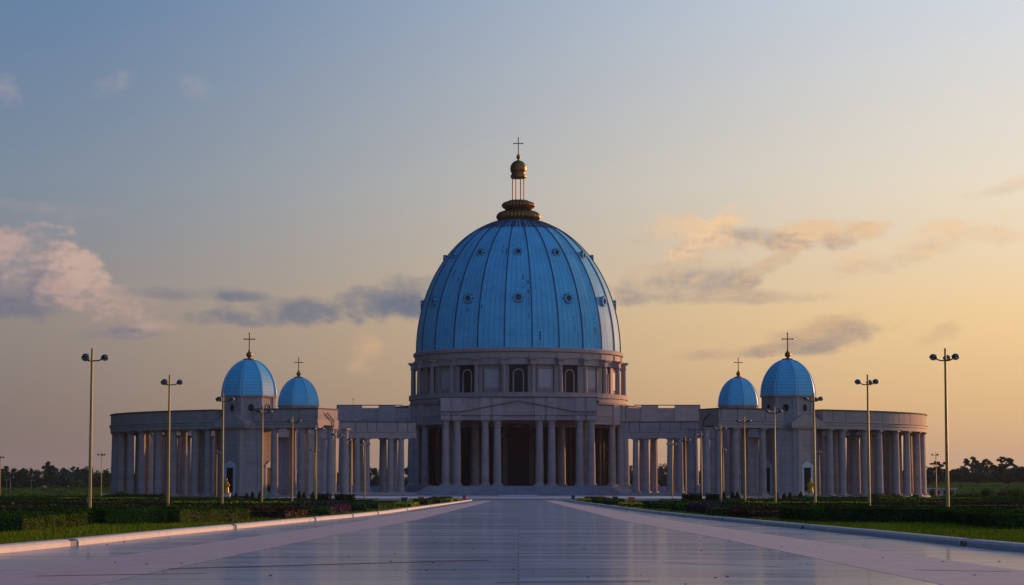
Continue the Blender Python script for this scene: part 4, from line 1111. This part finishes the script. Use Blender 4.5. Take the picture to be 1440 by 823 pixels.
# ------------------------------------------------------------------ bins
def litter_bin(x, y, d, m, lab, h=0.95):
    X = P(x, 700, d)[0]
    T = thing('litter_bin', lab, 'litter bin', (X, d, 0.05), group='small bins by the flower beds')
    p = MB(); p.box(-0.05, 0.05, -0.05, 0.05, 0, 0.4); p.build('post', LAMPDARK, T)
    b = MB(); w_ = 0.33
    b.add([(-w_, -w_, 0.3), (w_, -w_, 0.3), (w_, w_, 0.3), (-w_, w_, 0.3), (-w_ * 1.15, -w_ * 1.15, h), (w_ * 1.15, -w_ * 1.15, h), (w_ * 1.15, w_ * 1.15, h), (-w_ * 1.15, w_ * 1.15, h)], [(0, 3, 2, 1), (4, 5, 6, 7), (0, 1, 5, 4), (1, 2, 6, 5), (2, 3, 7, 6), (3, 0, 4, 7)]); b.build('bucket', m, T)
    l = MB(); l.box(-0.42, 0.42, -0.42, 0.42, h, h + 0.07); l.build('lid', m, T)
for (x, d, m, lab) in [(592.5, 300, ORANGE, 'orange bin in the left flower bed'), (653, 462, ORANGE, 'orange bin at the far end of the left kerb'), (569, 262, GREENP, 'dark green bin in the left flower bed, nearer the camera'), (612, 345, GREENP, 'dark green bin in the left flower bed, farther back'),
                       (888, 285, ORANGE, 'orange bin in the right flower bed, nearer the camera'), (845, 385, ORANGE, 'orange bin in the right flower bed, farther back'), (806, 462, GREENP, 'dark green bin at the far end of the right kerb'), (865, 320, GREENP, 'dark green bin between the two orange bins on the right')]:
    litter_bin(x, 705, d, m, lab)
# parked car beside the left wing
X = P(149, 700, 655)[0]
car = thing('parked_car', 'dark blue parked car on the lawn edge left of the left wing', 'car', (X, 655, 0.0), 0.05)
b = MB(); pr = [(-2.1, 0.35), (-2.1, 0.75), (-1.3, 0.92), (-0.75, 1.38), (0.75, 1.4), (1.35, 0.95), (2.1, 0.82), (2.12, 0.35)]
b.add([(x, -0.82, z) for x, z in pr] + [(x, 0.82, z) for x, z in pr], [tuple(range(8)), tuple(range(15, 7, -1))] + [(i, (i + 1) % 8, 8 + (i + 1) % 8, 8 + i) for i in range(8)]); b.build('body', BLUEP, car)
for sx_ in (-1.3, 1.3):
    for sy in (-0.78, 0.78):
        m = MB(); N = 14; m.add([(sx_ + 0.33 * cos(2 * pi * k / N), sy - 0.1, 0.33 + 0.33 * sin(2 * pi * k / N)) for k in range(N)] + [(sx_ + 0.33 * cos(2 * pi * k / N), sy + 0.1, 0.33 + 0.33 * sin(2 * pi * k / N)) for k in range(N)], [tuple(range(N)), tuple(range(2 * N - 1, N - 1, -1))] + [(k, (k + 1) % N, N + (k + 1) % N, N + k) for k in range(N)]); m.build('wheel', TYRE, car)
m = MB(); m.add([(-1.2, -0.835, 0.95), (1.2, -0.835, 0.95), (0.68, -0.835, 1.3), (-0.7, -0.835, 1.3)], [(0, 1, 2, 3)]); m.build('window', WHITEP, car)
for sx_ in (-1, 1):
    m = MB(); m.box(sx_ * 2.1 - 0.05, sx_ * 2.1 + 0.05, -0.75, -0.45, 0.6, 0.75); m.build('headlight' if sx_ < 0 else 'tail_light', WHITEP, car)
# low pale building on the right
X0, Y0, _ = P(1324, 690, 960)
hs_ = thing('low_building', 'low pale flat-roofed building beyond the right wing', 'building', (X0, Y0, hgt(X0, Y0)))
b = MB(); b.box(-7, 5.5, -3, 3, -1, 3.2); b.build('wall', STONE_TRIM, hs_)
b = MB(); b.box(-7.6, 6.1, -3.6, 3.6, 3.2, 3.6); b.build('roof', ROOFG, hs_)
for u in (-5, -2, 1, 4):
    b = MB(); b.box(u - 0.7, u + 0.7, -3.06, -2.9, 1.0, 2.4); b.build('window', DARKGLASS, hs_)
# pale boundary wall seen through the colonnade
for sgn in (-1, 1):
    b = MB(); b.box(-70, 70, -0.3, 0.3, 0, 1.1); o = b.build('boundary_wall', PALE); o.location = (sgn * 110, 1128, 0)
    tag(o, 'low pale boundary wall behind the %s wing, seen between its columns' % ('left' if sgn < 0 else 'right'), 'wall')
# side road by the left meadow
rd = MB(); pts = [(-330, 735), (-260, 742), (-200, 760), (-165, 790)]
for (x, y) in pts: rd.v += [(x, y - 8, hgt(x, y - 8) + 0.06), (x, y + 8, hgt(x, y + 8) + 0.06)]
for i in range(3): rd.f.append((2 * i, 2 * i + 2, 2 * i + 3, 2 * i + 1)); rd.sm.append(False)
struct('side_road', rd, ASPH, fix=False)

# ------------------------------------------------------------------ trees
def tree_meshes(kind, seed):
    rnd = random.Random(seed)
    from mathutils import Vector as V
    tr = MB(); lf = MB(); H = 1.0
    clumps = []
    if kind == 'umbrella':
        th = rnd.uniform(0.52, 0.62)
        tr.tube([(0, 0, -0.03), (0.01, 0.01, th * 0.5), (rnd.gauss(0, .02), 0, th)], [0.035, 0.024, 0.018], 7)
        n = rnd.randint(11, 14)
        for i in range(n):
            a = 6.283 * i / n + rnd.gauss(0, .3); r = rnd.uniform(0.10, 0.38); z = rnd.uniform(0.60, 0.95) - r * 0.25
            tr.tube([(0, 0, th * rnd.uniform(.85, 1)), (r * .5 * cos(a), r * .5 * sin(a), th + (z - th) * .6), (r * cos(a), r * sin(a), z)], [0.022, 0.016, 0.008], 5)
            clumps.append((r * cos(a), r * sin(a), z + 0.02, rnd.uniform(.08, .14), rnd.uniform(.035, .06)))
        clumps.append((0.03, 0, 0.93, .15, .06))
    elif kind == 'broad':
        th = 0.32
        tr.tube([(0, 0, -0.03), (0.01, 0, th), (0.02, 0.01, 0.7)], [0.035, 0.026, 0.01], 7)
        for i in range(24):
            a = rnd.uniform(0, 6.283); z = rnd.uniform(0.14, 0.93); rm = 0.40 * sqrt(max(0.12, 1 - ((z - 0.5) / 0.5) ** 2)); r = rm * sqrt(rnd.random())
            tr.tube([(0, 0, max(0.2, z - .25)), (r * cos(a), r * sin(a), z)], [0.012, 0.004], 5)
            clumps.append((r * cos(a), r * sin(a), z, rnd.uniform(.11, .19), rnd.uniform(.08, .13)))
    else:  # low dome
        th = 0.2
        tr.tube([(0, 0, -0.05), (0.01, 0, th), (0.0, 0.01, 0.6)], [0.05, 0.035, 0.012], 7)
        for i in range(20):
            a = rnd.uniform(0, 6.283); r = 0.66 * sqrt(rnd.random()); z = 0.2 + 0.6 * sqrt(max(0, 1 - (r / 0.72) ** 2)) * rnd.uniform(.5, 1)
            tr.tube([(0, 0, 0.2), (r * cos(a), r * sin(a), z)], [0.014, 0.004], 5)
            clumps.append((r * cos(a), r * sin(a), z, rnd.uniform(.14, .22), rnd.uniform(.10, .16)))
    for (x, y, z, rx, rz) in clumps:
        for _ in range(int(170 if kind != 'umbrella' else 110)):
            v = V((rnd.gauss(0, 1), rnd.gauss(0, 1), rnd.gauss(0, 1))).normalized() * (rnd.random() ** 0.4)
            p = V((x + v.x * rx, y + v.y * rx, z + v.z * rz))
            n = V((rnd.gauss(0, 1), rnd.gauss(0, 1), rnd.gauss(0, 1) + 0.6)).normalized(); a = n.orthogonal().normalized(); b = n.cross(a); k = rnd.uniform(.014, .034) * (1.2 if kind == 'umbrella' else 1)
            lf.add([p - a * k, p + b * k * .7, p + a * k, p - b * k * .7], [(0, 1, 2, 3)])
    return tr.mesh('trunk', BARK), lf.mesh('crown', LEAFA if seed % 2 else LEAFB, fix=False)
TM = {k: [tree_meshes(k, s_ + 10 * i) for s_ in range(1, 5)] for i, k in enumerate(('umbrella', 'broad', 'dome'))}
def tree(x, ytop, d, kind, lab, wpx=None, group='trees along the far treeline', var=None):
    X, Y, Zt = P(x, ytop, d); z0 = hgt(X, Y) - 0.05; H = max(3.0, Zt - z0)
    var = var if var is not None else random.randrange(4)
    T = thing({'umbrella': 'emergent_tree', 'broad': 'broadleaf_tree', 'dome': 'spreading_tree'}[kind], lab, 'tree', (X, Y, z0), random.uniform(0, 6.28), group)
    w0 = {'umbrella': 0.9, 'broad': 0.95, 'dome': 1.65}[kind]
    sxy = H if wpx is None else (wpx / FPX * d) / w0
    tr, cr = TM[kind][var]
    link('trunk', tr, T, sc=(sxy, sxy, H)); link('crown', cr, T, sc=(sxy, sxy, H))
KL = {'umbrella': 'tall flat-topped emergent tree', 'broad': 'rounded broadleaf tree', 'dome': 'low spreading tree'}
LT = [(8, 655, 1500, 'umbrella', 20), (24, 658, 1350, 'broad', 24), (33, 657, 1330, 'broad', 20), (43, 658, 1420, 'umbrella', 14), (54, 661, 1600, 'broad', 20), (68.5, 648.5, 1560, 'umbrella', 23), (68, 656, 1240, 'broad', 27), (93, 668, 1160, 'dome', 30), (88, 659, 1750, 'umbrella', 15), (104, 655, 1700, 'umbrella', 16), (114, 659, 1650, 'broad', 14), (124, 656, 1600, 'broad', 18), (140, 664, 1180, 'dome', 34), (151, 662, 1220, 'broad', 20), (12, 670, 1200, 'broad', 30), (42, 670, 1210, 'broad', 26)]
for i, (x, yt, d, k, wp) in enumerate(sorted(LT)):
    tree(x, yt, d, k, '%s in the far left treeline, %s from the left edge' % (KL[k], (['first'] + ORD[1:] + ['thirteenth', 'fourteenth', 'fifteenth', 'sixteenth'])[i]), wp)
RTt = [(1318, 648, 1560, 'umbrella', 28), (1332, 662, 1450, 'broad', 20), (1344, 659, 1520, 'broad', 22), (1356, 656, 1700, 'broad', 18), (1368, 642, 1500, 'umbrella', 28), (1387, 645, 1480, 'umbrella', 27), (1374, 664, 1420, 'broad', 26), (1398, 663, 1500, 'broad', 22), (1411, 641.5, 1440, 'umbrella', 33), (1414, 667, 1400, 'broad', 26), (1428, 661, 1500, 'broad', 20), (1438, 655, 1420, 'broad', 24), (1308, 661, 1380, 'broad', 18)]
for i, (x, yt, d, k, wp) in enumerate(sorted(RTt, reverse=True)):
    tree(x, yt, d, k, '%s in the far right treeline, %s from the right edge' % (KL[k], (['first'] + ORD[1:] + ['thirteenth'])[i]), wp)
BT = [(478, 664, 1260, 'broad', 16), (489, 660, 1250, 'broad', 18), (512, 657, 1240, 'broad', 20), (528, 654, 1230, 'broad', 22), (541, 660, 1300, 'broad', 20), (557, 662, 1260, 'broad', 20), (574, 659, 1250, 'broad', 18),
      (884, 650, 1240, 'broad', 14), (905, 660, 1250, 'broad', 20), (920, 658, 1280, 'broad', 20), (934, 653, 1230, 'broad', 22), (946, 659, 1240, 'broad', 18), (962, 658, 1260, 'broad', 22), (978, 662, 1240, 'broad', 20)]
for i, (x, yt, d, k, wp) in enumerate(BT):
    sd = 'left' if x < 729 else 'right'; j = i if i < 7 else i - 7
    tree(x, yt, d, k, 'dark broadleaf tree behind the basilica seen through the %s columns, %s from the left there' % (sd, (['first'] + ORD[1:])[j]), wp, 'trees behind the basilica')
# far wood as one mass
rnd = random.Random(5)
wd_ = MB()
from mathutils import Vector as V
for i in range(560):
    x = rnd.uniform(-700, 700); y = rnd.uniform(1470, 2050)
    if abs(x) < 200 and rnd.random() < 0.5: continue
    h = rnd.uniform(9, 15) * (0.86 if x > 0 else 1.0); r = rnd.uniform(5, 9); z0 = hgt(x, y)
    for _ in range(110):
        v = V((rnd.gauss(0, 1), rnd.gauss(0, 1), rnd.gauss(0, 1))).normalized() * rnd.random() ** 0.35
        p = V((x + v.x * r, y + v.y * r, max(z0 + 0.3, z0 + h * 0.46 + v.z * h * 0.54))); k = rnd.uniform(0.9, 1.9)
        n = V((rnd.gauss(0, 1), rnd.gauss(0, 1), rnd.gauss(0, 1) + .5)).normalized(); a = n.orthogonal().normalized(); b = n.cross(a)
        wd_.add([p - a * k, p + b * k * .8, p + a * k, p - b * k * .8], [(0, 1, 2, 3)])
struct('far_wood', wd_, LEAFA, 'stuff', fix=False)
# field shrubs giving the meadow its tufted look
ms = MB()
for i in range(2600):
    sgn = rnd.choice((-1, 1)); y = rnd.uniform(700, 1350); x = sgn * rnd.uniform(150, 420)
    z0 = hgt(x, y); r = rnd.uniform(0.4, 1.8)
    for _ in range(7):
        v = V((rnd.gauss(0, 1), rnd.gauss(0, 1), abs(rnd.gauss(0, .5)))) * r * 0.5; p = V((x, y, z0)) + v; k = rnd.uniform(.25, .55)
        n = V((rnd.gauss(0, 1), rnd.gauss(0, 1), rnd.gauss(0, 1) + .8)).normalized(); a = n.orthogonal().normalized(); b = n.cross(a)
        ms.add([p - a * k, p + b * k * .8, p + a * k, p - b * k * .8], [(0, 1, 2, 3)])
struct('meadow_scrub', ms, FIELD, 'stuff', fix=False)
# distant hills
hl = MB()
def ridge(x0, x1, y, hs_):
    n = 60; o = len(hl.v)
    for i in range(n + 1):
        t = i / n; x = x0 + (x1 - x0) * t; h = hs_(t)
        hl.v += [(x, y - 1200, -5), (x, y, max(2, h)), (x, y + 1200, -5)]
    for i in range(n):
        for k in range(2): hl.f.append((o + 3 * i + k, o + 3 * i + 3 + k, o + 3 * i + 4 + k, o + 3 * i + 1 + k)); hl.sm.append(True)
ridge(2300, 7600, 17500, lambda t: 262 * sstep(0, 0.42, t) * (0.93 + 0.07 * sin(t * 9)) + 5 * sin(t * 31))
ridge(-7600, 2600, 18500, lambda t: 150 + 22 * sin(t * 7) + 10 * sin(t * 19 + 1) + 4 * sin(t * 53))
struct('hills', hl, HILLM)

# ------------------------------------------------------------------ air
hz = MB(); hz.box(-9000, 9000, -320, 21000, -9, 310)
hm = bpy.data.materials.new('pale_haze'); hm.use_nodes = True; hm.node_tree.nodes.clear(); t = NT(hm.node_tree)
pv = t.new('ShaderNodeVolumePrincipled'); pv.inputs['Color'].default_value = (0.70, 0.78, 0.95, 1); pv.inputs['Density'].default_value = 0.2e-4; pv.inputs['Anisotropy'].default_value = 0.2
ho = t.new('ShaderNodeOutputMaterial'); t.l.new(pv.outputs[0], ho.inputs['Volume'])
struct('haze', hz, hm, 'stuff')
